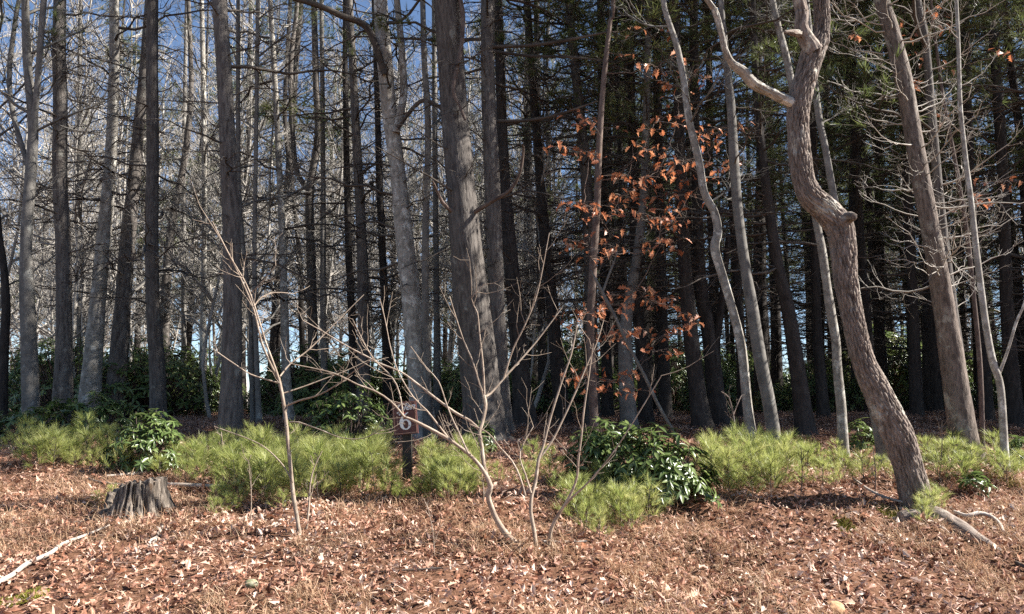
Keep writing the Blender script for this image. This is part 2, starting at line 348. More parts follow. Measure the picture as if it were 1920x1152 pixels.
def dead_grass():
    n = 3500; x, y = scatter(n, 3.4, 8.8, .9)
    k = fbm(x * .8, y * .9, 0, 55, 2) + .25 * np.exp(-((x - 3.2) ** 2 + (y - 6.7) ** 2) / .6) > .54; x, y = x[k], y[k]
    g = Geo(); nb = 24; n = len(x)
    X = np.repeat(x, nb) + rng.normal(size=n * nb) * .05; Y = np.repeat(y, nb) + rng.normal(size=n * nb) * .05
    a = np.stack([rng.normal(size=n * nb) * .6, rng.normal(size=n * nb) * .6 - .35, U(.3, 1.0, n * nb)], -1)
    v = np.array([[0, -.016, 0], [0, .016, 0], [.55, .012, .03], [.55, -.012, .03], [1, 0, -.32]])
    pos = np.stack([X, Y, height(X, Y)], -1); sz = U(.06, .17, n * nb)
    up = np.tile([0, 0, 1.0], (n * nb, 1)) + rng.normal(size=(n * nb, 3)) * .2; rr = np.clip(np.repeat(rng.random(n), nb) * .5 + rng.random(n * nb) * .6, 0, 1)
    many(g, (v, np.array([(0, 1, 2, 3)])), pos, a, up, sz, 0, rr); many(g, (v, np.array([(3, 2, 4)])), pos, a, up, sz, 0, rr)
    return tag(obj('dead_grass', g.mesh('dead_grass', M_GRASS, False)), 'tufts of dead tan grass bent over on the bank', 'grass', kind='stuff')
dead_grass()
big = [Geo() for _ in range(4)]
for q, g in enumerate(big):
    v, f = leaf_shape(OAK, .35 + .2 * q, .2 + .15 * q); g.add(v, f, 0, .3 + .15 * q)
big = [g.mesh('oak_leaf', M_LITTERO, False) for g in big]
x, y = scatter(300, 3.7, 8.2, 1.0, -.2)
for i in range(300):
    p = on_ground(x[i], y[i]) + [0, 0, .022]; a = U(0, 6.283)
    up = np.array([U(-1, 1), U(-1.2, .5), 1.0])
    obj('leaf', big[i % 4], ground, frame((math.cos(a), math.sin(a), U(-.2, .5)), up, p, U(.06, .10)))

# ------------------------------------------------------------------ branch prototypes (unit length along X)
def walk(n, K, d, L, jag, bend=None):
    """n polylines of K points from the origin along d (n,3), lengths L (n)"""
    st = np.tile(d[:, None], (1, K - 1, 1)) + rng.normal(size=(n, K - 1, 3)) * jag
    if bend is not None: st = st + np.linspace(0, 1, K - 1)[None, :, None] * np.asarray(bend)
    st = unit(st) * (L / (K - 1))[:, None, None]
    return np.concatenate([np.zeros((n, 1, 3)), np.cumsum(st, axis=1)], axis=1)
def along(P, t):
    """points and tangents at fractions t (N,k) of polylines P (N,K,3)"""
    K = P.shape[1]; f = np.clip(t, 0, .999) * (K - 1); i = f.astype(int); w = (f - i)[..., None]; n = np.arange(len(P))[:, None]
    a, b = P[n, i], P[n, i + 1]; return a * (1 - w) + b * w, unit(b - a)
def side_dirs(T, lo, hi, flat=.35):
    r = rng.normal(size=T.shape); r[..., 2] *= flat; r = unit(r - T * np.sum(r * T, -1, keepdims=True)); a = U(lo, hi, T.shape[:-1])[..., None]
    return T * np.cos(a) + r * np.sin(a)
def tufts(g, P, D, L, k, m, spread=.6, w=.02, two=False):
    """needle tufts: k needles from each point P along D"""
    N = len(P); p = np.repeat(P, k, 0); d = unit(np.repeat(unit(D), k, 0) + rng.normal(size=(N * k, 3)) * spread)
    s = np.repeat(L, k) * U(.75, 1.1, N * k); up = rng.normal(size=(N * k, 3)); rr = np.clip(np.repeat(rng.random(N), k) * .6 + rng.random(N * k) * .45, 0, 1)
    if two:
        up = np.array([0, 0, 1.0]) + rng.normal(size=(N * k, 3)) * .4
        v = np.array([[0, -w * .5, 0], [0, w * .5, 0], [.5, w * .45, .06], [.5, -w * .45, .06], [1, 0, -.07]])
        many(g, (v, np.array([(0, 1, 2, 3)])), p, d, up, s, m, rr); many(g, (v, np.array([(3, 2, 4)])), p, d, up, s, m, rr)
    else: many(g, (np.array([[0, -w * .5, 0], [0, w * .5, 0], [1, 0, .0]]), np.array([(0, 1, 2)])), p, d, up, s, m, rr)
def branch_geo(nsub=8, nsub2=2, r0=.010, jag=.16, bend=(0, 0, -.1), sub=.42, lo=.5, hi=1.25, flat=.35, K=9, tuft=0, tl=.055, tk=7, tw=.05, minr=.0014):
    g = Geo(); P = walk(1, K, np.array([[1.0, 0, 0]]), np.array([1.0]), jag, bend)
    tubes(g, P, (r0 * np.linspace(1, .22, K))[None], 4)
    t = U(.15, .98, (1, nsub)); p, T = along(P, t); d = side_dirs(T, lo, hi, flat)[0]; L = sub * (1.15 - t[0]) * U(.5, 1.2, nsub)
    S = walk(nsub, 6, d, L, jag * 1.3, bend) + p[0][:, None]
    tubes(g, S, np.maximum(r0 * .38 * (.4 + L / sub)[:, None] * np.linspace(1, .3, 6)[None], minr), 3)
    ends = [P[:, -1], S[:, -1]]; dirs = [unit(P[:, -1] - P[:, -2]), unit(S[:, -1] - S[:, -2])]
    if nsub2:
        t2 = U(.2, .97, (nsub, nsub2)); p2, T2 = along(S, t2); d2 = side_dirs(T2, lo, hi, .6).reshape(-1, 3); L2 = np.repeat(L, nsub2) * U(.25, .6, nsub * nsub2)
        S2 = walk(len(d2), 4, d2, L2, jag * 1.4, bend) + p2.reshape(-1, 1, 3)
        tubes(g, S2, np.maximum(np.full((len(d2), 4), r0 * .16) * np.linspace(1, .4, 4)[None], minr), 3)
        ends.append(S2[:, -1]); dirs.append(unit(S2[:, -1] - S2[:, -2]))
    if tuft:
        e, dd = np.concatenate(ends), np.concatenate(dirs); dd = dd + [0, 0, .25]
        pp, TT = along(S, U(.45, 1, (nsub, tuft))); e = np.concatenate([e, pp.reshape(-1, 3)]); dd = np.concatenate([dd, TT.reshape(-1, 3) + [0, 0, .3]])
        tufts(g, e, dd, U(.8, 1.2, len(e)) * tl, tk, 1, .55, tw)
    return g
DEAD_G = [branch_geo(int(U(7, 11)), 2, .0115, .17, (0, U(-.3, .3), U(-.35, .25)), sub=U(.3, .55)) for _ in range(8)]
DEAD = [g.mesh('dead_branch', M_TWIG) for g in DEAD_G]
DEADP = [branch_geo(7, 2, .0095, .17, (0, 0, U(.2, .7)), lo=.4, hi=1.0).mesh('pale_branch', M_PTWIG) for _ in range(6)]
HARD_G = [branch_geo(10, 4, .012, .15, (0, 0, .28), sub=.55, lo=.35, hi=.8, flat=.9, minr=.0016) for _ in range(8)]
HARD = [g.mesh('bare_branch', M_GREY) for g in HARD_G]
HARDP = [g.mesh('pale_bare_branch', M_PTWIG) for g in HARD_G]
LIVE_G = [branch_geo(9, 3, .011, .12, (0, 0, .12), sub=.45, tuft=3, tl=.085, tk=9, tw=.055) for _ in range(6)]
LIVE = [g.mesh('needled_branch', [M_TWIG, M_PINEF]) for g in LIVE_G]

def put(g, src, x, up, p, s): g.merge(src, frame(x, up, p, s))
def crown_pine(h0, h1, n, lmax, live=True, seed=0, wood=True):
    g = Geo()
    for i in range(n):
        t = (i + U(0, 1)) / n; z = h0 + (h1 - h0) * t; a = U(0, 6.283); L = lmax * (1 - .72 * t) * U(.55, 1.1)
        put(g, LIVE_G[int(U(0, 6))] if live else DEAD_G[int(U(0, 8))], (math.cos(a), math.sin(a), U(-.15, .3) + .35 * t), (0, 0, 1), (0, 0, z), L)
    return g
CROWNS = [crown_pine(0, 8, 62, 3.0).mesh('pine_crown', [M_TWIG, M_PINEF]) for _ in range(2)]

# ---- background trees
def simple_trunk(H, r, bend, seed):
    n = 9; z = np.linspace(-.2, H, n); x = np.cumsum(rng.normal(size=n) * bend); y = np.cumsum(rng.normal(size=n) * bend)
    P = np.stack([x - x[0], y - y[0], z], -1); R = r * (1 - .78 * np.linspace(0, 1, n)); R[0] *= 1.25
    return trunk_geo(P, R, 10, .5, .08, seed=seed)
def bg_pine(H, r, dead0, dead1, live0, nd, nl, seed, lmax=2.6):
    t = simple_trunk(H, r, .05, seed); P, c = t.path, Geo()
    pt = lambda z: P[np.argmin(np.abs(P[:, 2] - z))]
    for i in range(nd):
        z = dead0 + (dead1 - dead0) * (i + U(0, 1)) / nd; a = U(0, 6.283)
        put(c, DEAD_G[int(U(0, 8))], (math.cos(a), math.sin(a), U(-.25, .25)), (0, 0, 1), pt(z) + [0, 0, 0], U(.7, 2.3))
    for i in range(nl):
        q = (i + U(0, 1)) / nl; z = live0 + (H - live0) * q; a = U(0, 6.283)
        put(c, LIVE_G[int(U(0, 6))], (math.cos(a), math.sin(a), U(-.15, .3) + .4 * q), (0, 0, 1), pt(z), lmax * (1 - .75 * q) * U(.6, 1.1))
    return t.mesh('far_pine_trunk', M_PINE_SHADE), c.mesh('far_pine_crown', [M_TWIG, M_PINEF])
def bg_hard(H, r, z0, nb, seed, mat):
    t = simple_trunk(H, r, .16, seed); P, c = t.path, Geo()
    pt = lambda z: P[np.argmin(np.abs(P[:, 2] - z))]
    for i in range(nb):
        q = (i + U(0, 1)) / nb; z = z0 + (H - z0) * q; a = U(0, 6.283)
        put(c, HARD_G[int(U(0, 8))], (math.cos(a), math.sin(a), U(.25, 1.1)), (0, 0, 1), pt(z), H * .30 * (1 - .6 * q) * U(.45, 1.15))
    return t.mesh('hardwood_trunk', mat), c.mesh('hardwood_crown', mat)
BG_PINE = [bg_pine(U(17, 21), U(.14, .2), 1.6, 10, 8.5, 70, 46, 40 + i) for i in range(3)]
BG_LOW = [bg_pine(U(13, 17), U(.11, .16), 1.2, 6.5, U(4.2, 5.6), 46, 62, 50 + i, 2.9) for i in range(2)]
BG_HARD = [bg_hard(U(13, 18), U(.07, .13), U(2.5, 4.5), 40, 60 + i, M_FARW) for i in range(4)]
BG_SAP = [bg_hard(U(6, 11), U(.03, .055), 1.2, 26, 70 + i, M_FARW) for i in range(2)]

placed = []
def free(x, y, d): return all((x - a) ** 2 + (y - b) ** 2 > d * d for a, b in placed)
def bg(kind, name, x, y, label, cat, group, s=1.0):
    t, c = kind[int(U(0, len(kind)))]
    e = empty(name, on_ground(x, y), label, cat, group); e.rotation_euler = (U(-.03, .03), U(-.05, .03), U(0, 6.28)); e.scale = (s, s, s)
    obj('trunk', t, e); obj('crown', c, e); placed.append((x, y))
def bg_fill(n, kind, name, a0, a1, y0, y1, d, label, cat, group, p=1.0, s0=.85, s1=1.15):
    k = tries = 0
    while k < n and tries < n * 60:
        tries += 1; y = y0 + (y1 - y0) * rng.random() ** p; x = y * U(a0, a1)
        if free(x, y, d) and (x < 6.5 or (y > 11.6 and not 10.3 < y < 11.8)): bg(kind, name, x, y, label, cat, group, U(s0, s1)); k += 1

# ------------------------------------------------------------------ traced trees
def traced(name, label, cat, Y, pts, mat, top=14.0, crown=None, dead=0, deadset=None, dz=(2.0, 8.0), dl=(.7, 2.2), sides=18, ridge=.0, rs=1.9, amp=.05, ds=.14,
           limbs=(), live=0, lz=(4.2, 9.0), upb=.0, flare=1.42, twist=0.0, wander=.12, group=None, twist_amt=0):
    """pts: (px, row, width px) from the base up; the tree stands at distance Y"""
    seed = int(abs(pts[0][0] * 7 + Y * 13)) % 997
    P = [at(a, b, Y) for a, b, _ in pts]; R = [w * .5 * scale_at(p) for p, (_, _, w) in zip(P, pts)]
    gz = float(height(P[0][0], Y))
    if P[0][2] > gz + .12:
        d = (P[0] - P[1]) / max(P[0][2] - P[1][2], -9) if P[0][2] != P[1][2] else np.zeros(3)
        k = (P[0][2] - gz); dx = (P[0][0] - P[1][0]) / max(P[1][2] - P[0][2], .2) * k * .6
        P.insert(0, np.array([P[0][0] + dx, Y, gz])); R.insert(0, R[0] * 1.08)
    else: P[0] = np.array([P[0][0], Y, gz])
    base = np.array([P[0][0], Y, gz])
    for i, p in enumerate(P): P[i] = p + np.array([0, (noise3(p[2] * .5, seed, 0, 3) - noise3(gz * .5, seed, 0, 3)) * 2 * wander, 0])
    R[0] *= flare; P.insert(1, P[0] * .8 + P[1] * .2 + [0, 0, 0]); R.insert(1, R[0] / flare * 1.1)
    P.insert(0, P[0] - [0, 0, .25]); R.insert(0, R[0] * 1.1)
    if top:
        d = unit(P[-1] - P[-2]); nseg = 5; H = gz + top; zz = P[-1][2]
        for i in range(nseg):
            k = (H - zz) / nseg; q = (i + 1) / nseg; v = d * (1 - q) + np.array([0, 0, 1.0]) * q; v = v / max(v[2], .3) * k
            P.append(P[-1] + v); R.append(R[-1] * (1 - .2 * q))
    e = empty(name, base, label, cat, group)
    t = trunk_geo(np.array(P), np.array(R), sides, ds, amp, ridge, rs, seed, twist=twist); Pp, Rp = t.path - base, t.rad
    obj('trunk', local(t, base).mesh('trunk', mat), e)
    for lp in limbs:
        y0 = lp[0]; y1 = lp[1]; q = lp[2]; n = len(q)
        LP = [at(a, b, y0 + (y1 - y0) * i / (n - 1)) for i, (a, b, _) in enumerate(q)]; LR = [w * .5 * scale_at(p) for p, (_, _, w) in zip(LP, q)]
        d = LP[-1] - LP[-2]
        if q[-1][1] <= 5: LP.append(LP[-1] + d / np.linalg.norm(d) * 1.2); LR.append(LR[-1] * .6)
        lg = trunk_geo(np.array(LP), np.array(LR), max(10, min(sides // 2, 40)), max(ds * .7, .02), amp * 1.3, ridge * .5, rs, seed + 5)
        obj('limb', local(lg, base).mesh('limb', lp[3] if len(lp) > 3 else mat), e)
    if crown is not None and pts[0][0] < 1290: crown = crown + 4 if seed % 7 == 1 else None
    if crown is not None:
        i = np.argmin(np.abs(Pp[:, 2] - crown)); o = obj('crown', CROWNS[seed % 2], e, Matrix.Translation(Vector(Pp[i])) @ Matrix.Rotation(U(0, 6), 4, 'Z') @ Matrix.Scale(U(.85, 1.15), 4))
    ds_ = deadset or DEAD
    if deadset is None: dead, dl = int(dead * U(1.0, 2.2)), (.4, 1.1)
    for k in range(dead):
        z = dz[0] + (dz[1] - dz[0]) * (k + U(0, 1)) / dead; i = np.argmin(np.abs(Pp[:, 2] - z)); a = U(0, 6.283)
        L = U(*dl) * (1 if deadset is not None else 1 + 1.9 * U(0, 1) ** 2.2); dirv = np.array([math.cos(a), math.sin(a), U(-.25, .3) + upb])
        obj('branch', ds_[int(U(0, len(ds_)))], e, frame(dirv, (0, 0, 1), Pp[i] + dirv * Rp[i] * .3, L))
    for k in range(live):
        z = lz[0] + (lz[1] - lz[0]) * (k + U(0, 1)) / live; i = np.argmin(np.abs(Pp[:, 2] - z)); a = U(0, 6.283); dirv = np.array([math.cos(a), math.sin(a), U(-.15, .35)])
        obj('branch', LIVE[int(U(0, 6))], e, frame(dirv, (0, 0, 1), Pp[i] + dirv * Rp[i] * .3, U(1.3, 2.6)))
    placed.append((base[0], base[1]))
    return e, base, Pp, Rp

T = traced
HD = dict(deadset=HARD, upb=.7)
# left edge to right, as they stand in the photograph
T('gnarled_tree', 'thin dark curving trunk cut by the left edge of the photo', 'tree', 13, [(4, 770, 18), (8, 640, 16), (12, 576, 15), (8, 500, 13), (-2, 430, 12), (-8, 330, 11)], M_PINE_SHADE, 9, dead=8, **HD)
T('forked_tree', 'grey trunk near the left edge that forks into upright limbs', 'tree', 12.6, [(56, 775, 31), (54, 576, 26), (55, 450, 20), (60, 300, 19), (62, 230, 17), (54, 120, 15), (50, 0, 13)], M_GREY, 13, dead=14, dz=(3.5, 9),
  limbs=[(12.6, 12.4, [(61, 270, 12), (70, 160, 11), (82, 0, 11)]), (12.6, 12.9, [(52, 310, 10), (40, 270, 9), (22, 200, 9), (18, 130, 9), (30, 30, 8), (36, 0, 8)])], **HD)
T('pine_tree', 'thick dark straight pine trunk between the forked grey trunk and the sunlit one', 'tree', 13.6, [(117, 772, 37), (121, 640, 29), (122, 576, 27), (123, 480, 27), (122, 330, 25), (124, 200, 24), (122, 100, 23), (122, 0, 21)], M_PINE, 18, 9, 30)
T('pine_tree', 'sunlit pale grey pine trunk third from the left, leaning slightly right', 'tree', 14.4, [(168, 758, 40), (176, 640, 31), (180, 576, 28), (191, 430, 25), (201, 300, 21), (206, 200, 20), (209, 100, 18), (212, 0, 17)], M_PALE, 18, 10, 34, live=6, lz=(5.2, 9.5))  # pale lichen bark used here to paint in the sun on this trunk
T('pine_tree', 'dark scarred pine trunk leaning right behind the shrubs at left', 'tree', 14.9, [(214, 770, 38), (226, 640, 32), (234, 560, 28), (241, 450, 27), (250, 340, 24), (259, 250, 20), (272, 130, 18), (276, 0, 16)], M_PINE, 18, 10, 30)
T('pine_tree', 'straight dark pine trunk rising right behind the left broadleaf bush', 'tree', 13.2, [(297, 780, 32), (295, 680, 28), (293, 576, 25), (293, 430, 23), (295, 300, 22), (295, 150, 21), (295, 0, 20)], M_PINE, 18, 9, 36)
T('slim_tree', 'slim dark trunk bending right just behind the pine beside the left bush', 'tree', 18, [(313, 770, 19), (314, 576, 17), (321, 430, 15), (345, 320, 12), (359, 220, 11), (357, 140, 9), (352, 0, 8)], M_PINE, 12, dead=8, **HD)
T('slim_tree', 'slim pale trunk standing midway between the two big left pines', 'tree', 16.6, [(380, 775, 14), (381, 576, 11), (383, 430, 10), (383, 250, 10), (381, 100, 9), (380, 0, 8)], M_PALE, 14, dead=16, **HD)
T('pine_tree', 'broad dark pine trunk with a shaded foot, left of the tan sapling', 'tree', 11, [(432, 832, 44), (433, 700, 38), (434, 576, 35), (431, 430, 33), (426, 300, 31), (418, 130, 28), (409, 0, 27)], M_PINE, 18, 9, 30, ridge=.008, rs=1.9, sides=40, ds=.05)
T('slim_tree', 'left one of two slim trunks side by side behind the tan sapling', 'tree', 14, [(474, 806, 9), (470, 640, 9), (468, 576, 8), (452, 400, 8), (448, 250, 8), (446, 0, 7)], M_GREY, 12, dead=10, **HD)
T('slim_tree', 'right one of two slim trunks side by side behind the tan sapling', 'tree', 13.9, [(485, 808, 10), (481, 640, 9), (479, 576, 9), (477, 430, 8), (479, 200, 8), (481, 0, 7)], M_GREY, 12, dead=12, **HD)
T('snag_tree', 'bright pale barkless looking trunk above the tan sapling fork', 'tree', 14.6, [(542, 790, 18), (536, 680, 16), (532, 576, 15), (524, 400, 13), (516, 250, 11), (510, 120, 10), (503, 0, 9)], M_PALE, 15, dead=22)
T('slim_tree', 'thin dark wavy trunk between the bright pale trunk and the forked one', 'tree', 19, [(572, 775, 12), (568, 600, 10), (562, 480, 9), (549, 350, 9), (536, 230, 8), (540, 100, 8), (545, 0, 7)], M_PINE_SHADE, 11, dead=10, **HD)
T('forked_tree', 'dark trunk splitting in a wide Y left of centre', 'tree', 17, [(588, 780, 21), (586, 640, 19), (583, 500, 17), (580, 400, 16), (583, 340, 15), (597, 260, 13), (593, 150, 12), (588, 0, 11)], M_PINE, 14, dead=18,
  limbs=[(17, 16.8, [(581, 360, 11), (566, 340, 10), (554, 310, 10), (547, 220, 9), (545, 120, 9), (555, 30, 8), (557, 0, 8)])], **HD)
T('pine_tree', 'dark pine trunk directly behind and left of the sign', 'tree', 14.5, [(683, 790, 27), (682, 680, 24), (681, 576, 22), (678, 430, 19), (672, 300, 17), (664, 150, 15), (656, 0, 13)], M_PINE, 17, 10, 34, live=7, lz=(5.2, 9.5))
T('slim_tree', 'slim dark trunk just left of the pine behind the sign', 'tree', 16, [(662, 780, 17), (662, 640, 15), (655, 480, 13), (650, 330, 12), (648, 150, 10), (646, 0, 9)], M_PINE_SHADE, 15, dead=26)
T('slim_tree', 'slim shadowed trunk between the sign pine and the bent grey trunk', 'tree', 17, [(728, 790, 18), (724, 640, 16), (718, 500, 14), (712, 350, 13), (706, 200, 11), (700, 0, 9)], M_PINE_SHADE, 16, 11, 28)
T('pine_tree', 'sunlit bent grey trunk rising behind the sign and forking high', 'tree', 12, [(795, 815, 46), (786, 720, 42), (777, 620, 39), (768, 530, 37), (754, 410, 33), (743, 310, 30), (728, 200, 29), (720, 100, 29), (714, 0, 26)], M_PALE, 16, 10, 22, sides=32, ds=.06, ridge=.005, rs=1.9,
  limbs=[(12, 12.2, [(742, 250, 15), (752, 205, 15), (757, 170, 14), (753, 90, 13), (744, 0, 12)]), (11.9, 11.3, [(722, 140, 13), (690, 55, 13), (640, 30, 12), (600, 12, 11), (548, -4, 10)], M_TWIG),
         (11.9, 11.5, [(745, 240, 7), (790, 190, 8), (830, 205, 7), (858, 222, 6)], M_TWIG)])
T('slim_tree', 'smooth slender grey trunk between the bent trunk and the biggest pine', 'tree', 11.8, [(803, 815, 18), (800, 700, 16), (798, 576, 14), (799, 420, 13), (803, 300, 12), (802, 200, 12), (796, 120, 11), (792, 0, 10)], M_GREY, 13, dead=7, **HD)
BIG = T('pine_tree', 'biggest pine trunk, thick and grey, in the centre of the photo', 'tree', 11, [(912, 822, 80), (902, 726, 74), (886, 576, 67), (874, 450, 58), (860, 300, 52), (851, 200, 51), (845, 100, 50), (840, 0, 48)], M_PINE, 20, 11, 10, dz=(3.4, 8), sides=110, ds=.045, ridge=.014, rs=1.9, flare=1.38,
  limbs=[(10.8, 10.2, [(868, 412, 9), (895, 395, 9), (922, 378, 8), (955, 358, 7), (974, 325, 6), (981, 285, 5), (980, 270, 4)], M_RED), (10.8, 10.4, [(862, 412, 9), (846, 396, 8), (830, 380, 7), (818, 355, 5), (811, 340, 4)], M_RED),
         (10.7, 10.55, [(862, -5, 9), (868, 30, 9), (866, 80, 8), (858, 125, 8), (850, 170, 7), (862, 200, 6), (872, 225, 5)], M_RED)])
T('pine_tree', 'straight grey pine trunk close against the right of the biggest pine', 'tree', 12, [(944, 822, 34), (940, 720, 30), (932, 576, 29), (927, 450, 31), (921, 300, 30), (915, 150, 27), (914, 0, 26)], M_PINE, 19, 10, 16, live=10, lz=(5.2, 9.5), sides=36, ds=.06, ridge=.008, rs=1.9,
  limbs=[(12, 11.2, [(920, 88, 7), (990, 86, 7), (1060, 76, 6), (1140, 60, 4)], M_TWIG), (12, 11.0, [(922, 96, 6), (990, 105, 6), (1060, 107, 5), (1130, 113, 3)], M_TWIG), (12, 11.1, [(926, 228, 7), (990, 226, 6), (1050, 214, 5), (1120, 190, 3)], M_TWIG)])
T('pine_tree', 'dark trunk pair member nearest right of the biggest pine, foot wide and black', 'tree', 13.2, [(985, 812, 44), (978, 726, 36), (970, 620, 32), (957, 480, 27), (946, 340, 22), (940, 200, 19), (934, 0, 17)], M_PINE_SHADE, 18, 10, 26)
T('pine_tree', 'dark pine trunk leaning left just beyond the tan bush tips', 'tree', 14, [(1058, 815, 30), (1046, 700, 27), (1036, 576, 24), (1025, 475, 22), (1012, 325, 17), (1000, 175, 15), (990, 25, 14), (988, 0, 13)], M_PINE_SHADE, 17, 9, 34, live=9, lz=(5.2, 9.5))
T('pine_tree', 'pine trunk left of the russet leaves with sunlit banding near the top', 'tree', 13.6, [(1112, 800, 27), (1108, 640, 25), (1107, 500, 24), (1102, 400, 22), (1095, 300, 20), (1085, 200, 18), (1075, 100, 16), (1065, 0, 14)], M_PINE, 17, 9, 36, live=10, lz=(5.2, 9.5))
T('slim_tree', 'slim dark trunk standing right behind the russet oak sapling', 'tree', 18, [(1172, 800, 17), (1168, 500, 14), (1162, 300, 11), (1156, 150, 10), (1152, 0, 9)], M_PINE_SHADE, 15, 9, 30, live=11)
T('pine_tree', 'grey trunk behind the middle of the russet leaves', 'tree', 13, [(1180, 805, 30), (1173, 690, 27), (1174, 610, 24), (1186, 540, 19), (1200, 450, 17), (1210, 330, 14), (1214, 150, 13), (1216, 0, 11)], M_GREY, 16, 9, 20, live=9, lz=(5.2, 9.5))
T('pine_tree', 'dark trunk directly above the right broadleaf bush', 'tree', 14, [(1212, 815, 26), (1205, 680, 23), (1196, 576, 21), (1190, 430, 18), (1186, 250, 15), (1180, 0, 12)], M_PINE_SHADE, 17, 8, 34, live=11)
T('pine_tree', 'dark trunk behind the right broadleaf bush, nearest the white curving tree', 'tree', 13, [(1318, 828, 36), (1306, 720, 31), (1292, 600, 28), (1282, 480, 24), (1272, 330, 20), (1266, 150, 17), (1260, 0, 15)], M_PINE_SHADE, 17, 8, 36, live=11)
T('pine_tree', 'black forked pine trunk just left of the white curving tree', 'tree', 13.6, [(1350, 826, 38), (1340, 720, 32), (1328, 620, 28), (1312, 540, 24), (1306, 400, 20), (1300, 200, 17), (1298, 0, 15)], M_PINE_SHADE, 17, 7, 34, limbs=[(13.6, 13.3, [(1334, 680, 18), (1346, 620, 15), (1356, 540, 13), (1366, 440, 10)])], live=12)
T('curving_tree', 'pale lichen spotted slender tree snaking up with a kink at mid height', 'tree', 9.9, [(1412, 846, 20), (1401, 751, 18), (1391, 651, 17), (1373, 576, 16), (1355, 515, 16), (1341, 465, 17), (1347, 435, 16), (1340, 397, 15), (1321, 360, 14), (1310, 300, 14), (1291, 225, 13), (1280, 150, 12), (1268, 90, 11), (1248, 30, 10), (1242, 0, 10)], M_PALE, 11, dead=9, dz=(3, 7), dl=(.5, 1.4), wander=.05, sides=24, ds=.06, amp=.07, **HD)
T('pine_tree', 'grey brown trunk immediately right of the pale snaking tree', 'tree', 9.8, [(1456, 858, 24), (1442, 761, 24), (1425, 676, 24), (1410, 576, 22), (1398, 500, 19), (1385, 400, 18), (1377, 300, 18), (1371, 200, 16), (1361, 100, 12), (1350, 0, 10)], M_GREY, 14, 10, 14, dz=(3.5, 8), sides=24, ds=.07)
T('pine_tree', 'dark pine trunk between the grey brown trunk and the crooked leaning oak, wide foot', 'tree', 12.2, [(1512, 836, 38), (1506, 760, 32), (1497, 690, 29), (1480, 576, 25), (1462, 500, 22), (1446, 400, 19), (1432, 300, 16), (1420, 200, 14), (1406, 0, 12)], M_PINE_SHADE, 17, 8, 34, live=11)
T('slim_tree', 'slim pale grey trunk left of the big leaning oak, passing behind it', 'tree', 9.7, [(1582, 862, 19), (1575, 766, 18), (1567, 691, 17), (1564, 641, 16), (1552, 576, 17), (1546, 540, 15), (1536, 475, 15), (1525, 420, 14), (1500, 280, 13), (1480, 180, 13), (1467, 115, 13), (1450, 50, 12), (1440, 0, 11)], M_PALE, 11, dead=8, dz=(4, 7), dl=(.4, 1.2), sides=20, ds=.07, **HD)
T('slim_tree', 'grey trunk half hidden behind the foot of the big leaning oak', 'tree', 9.3, [(1660, 872, 25), (1643, 800, 22), (1612, 650, 18), (1588, 500, 15), (1562, 380, 13), (1546, 280, 12), (1533, 200, 12), (1515, 0, 10)], M_GREY, 11, dead=8, dz=(4, 7), dl=(.4, 1.2), sides=20, ds=.08, **HD)
# ---- the big leaning oak
HERO = T('leaning_oak', 'big crooked oak at right, leaning in an S with deeply furrowed bark', 'tree', 7.5,
  [(1722, 955, 54), (1703, 876, 53), (1683, 816, 57), (1665, 776, 55), (1641, 726, 50), (1618, 676, 43), (1605, 626, 41), (1595, 576, 42), (1586, 525, 45), (1581, 465, 48), (1573, 425, 52), (1548, 394, 50), (1522, 370, 46), (1508, 340, 41), (1501, 300, 42), (1497, 250, 40), (1496, 215, 41), (1501, 180, 42), (1512, 140, 41), (1524, 100, 44), (1534, 80, 38), (1541, 50, 30), (1540, 0, 30)],
  M_OAK, 9.5, sides=140, ds=.018, ridge=.022, rs=1.9, amp=.07, wander=.0, flare=1.25, twist=.25,
  limbs=[(7.5, 7.1, [(1500, 200, 26), (1478, 190, 20), (1446, 174, 19), (1415, 158, 21), (1392, 134, 20), (1372, 118, 14), (1360, 95, 12), (1352, 60, 12), (1340, 20, 12), (1326, 0, 10)], M_PALE),
         (7.45, 7.4, [(1526, 98, 36), (1512, 74, 30), (1503, 52, 26), (1504, 25, 25), (1499, 0, 24)]), (7.45, 7.2, [(1506, 66, 18), (1490, 62, 13), (1472, 60, 7)]),
         (7.45, 7.3, [(1578, 418, 40), (1592, 408, 22), (1602, 406, 14)])])
W1 = T('pine_tree', 'thick brown pine trunk leaning left, right of the leaning oak', 'tree', 9.3, [(1813, 872, 47), (1801, 776, 47), (1786, 676, 43), (1765, 576, 38), (1741, 480, 34), (1713, 350, 32), (1697, 250, 30), (1680, 150, 30), (1657, 60, 28), (1640, 0, 27)], M_OAK, 16, 10, 60, deadset=DEADP, dz=(1.9, 6.5), dl=(.5, 1.5), sides=48, ds=.04, ridge=.007, rs=1.9, upb=.05)
T('pine_tree', 'narrow trunk hugging the right side of the thick brown leaning pine', 'tree', 10, [(1808, 850, 20), (1796, 680, 19), (1783, 576, 18), (1770, 470, 18), (1757, 350, 17), (1745, 225, 15), (1733, 75, 13), (1722, 0, 12)], M_PINE, 15, 10, 40, live=6, deadset=DEADP, dz=(1.8, 7), dl=(.5, 1.3), upb=.1, sides=20)
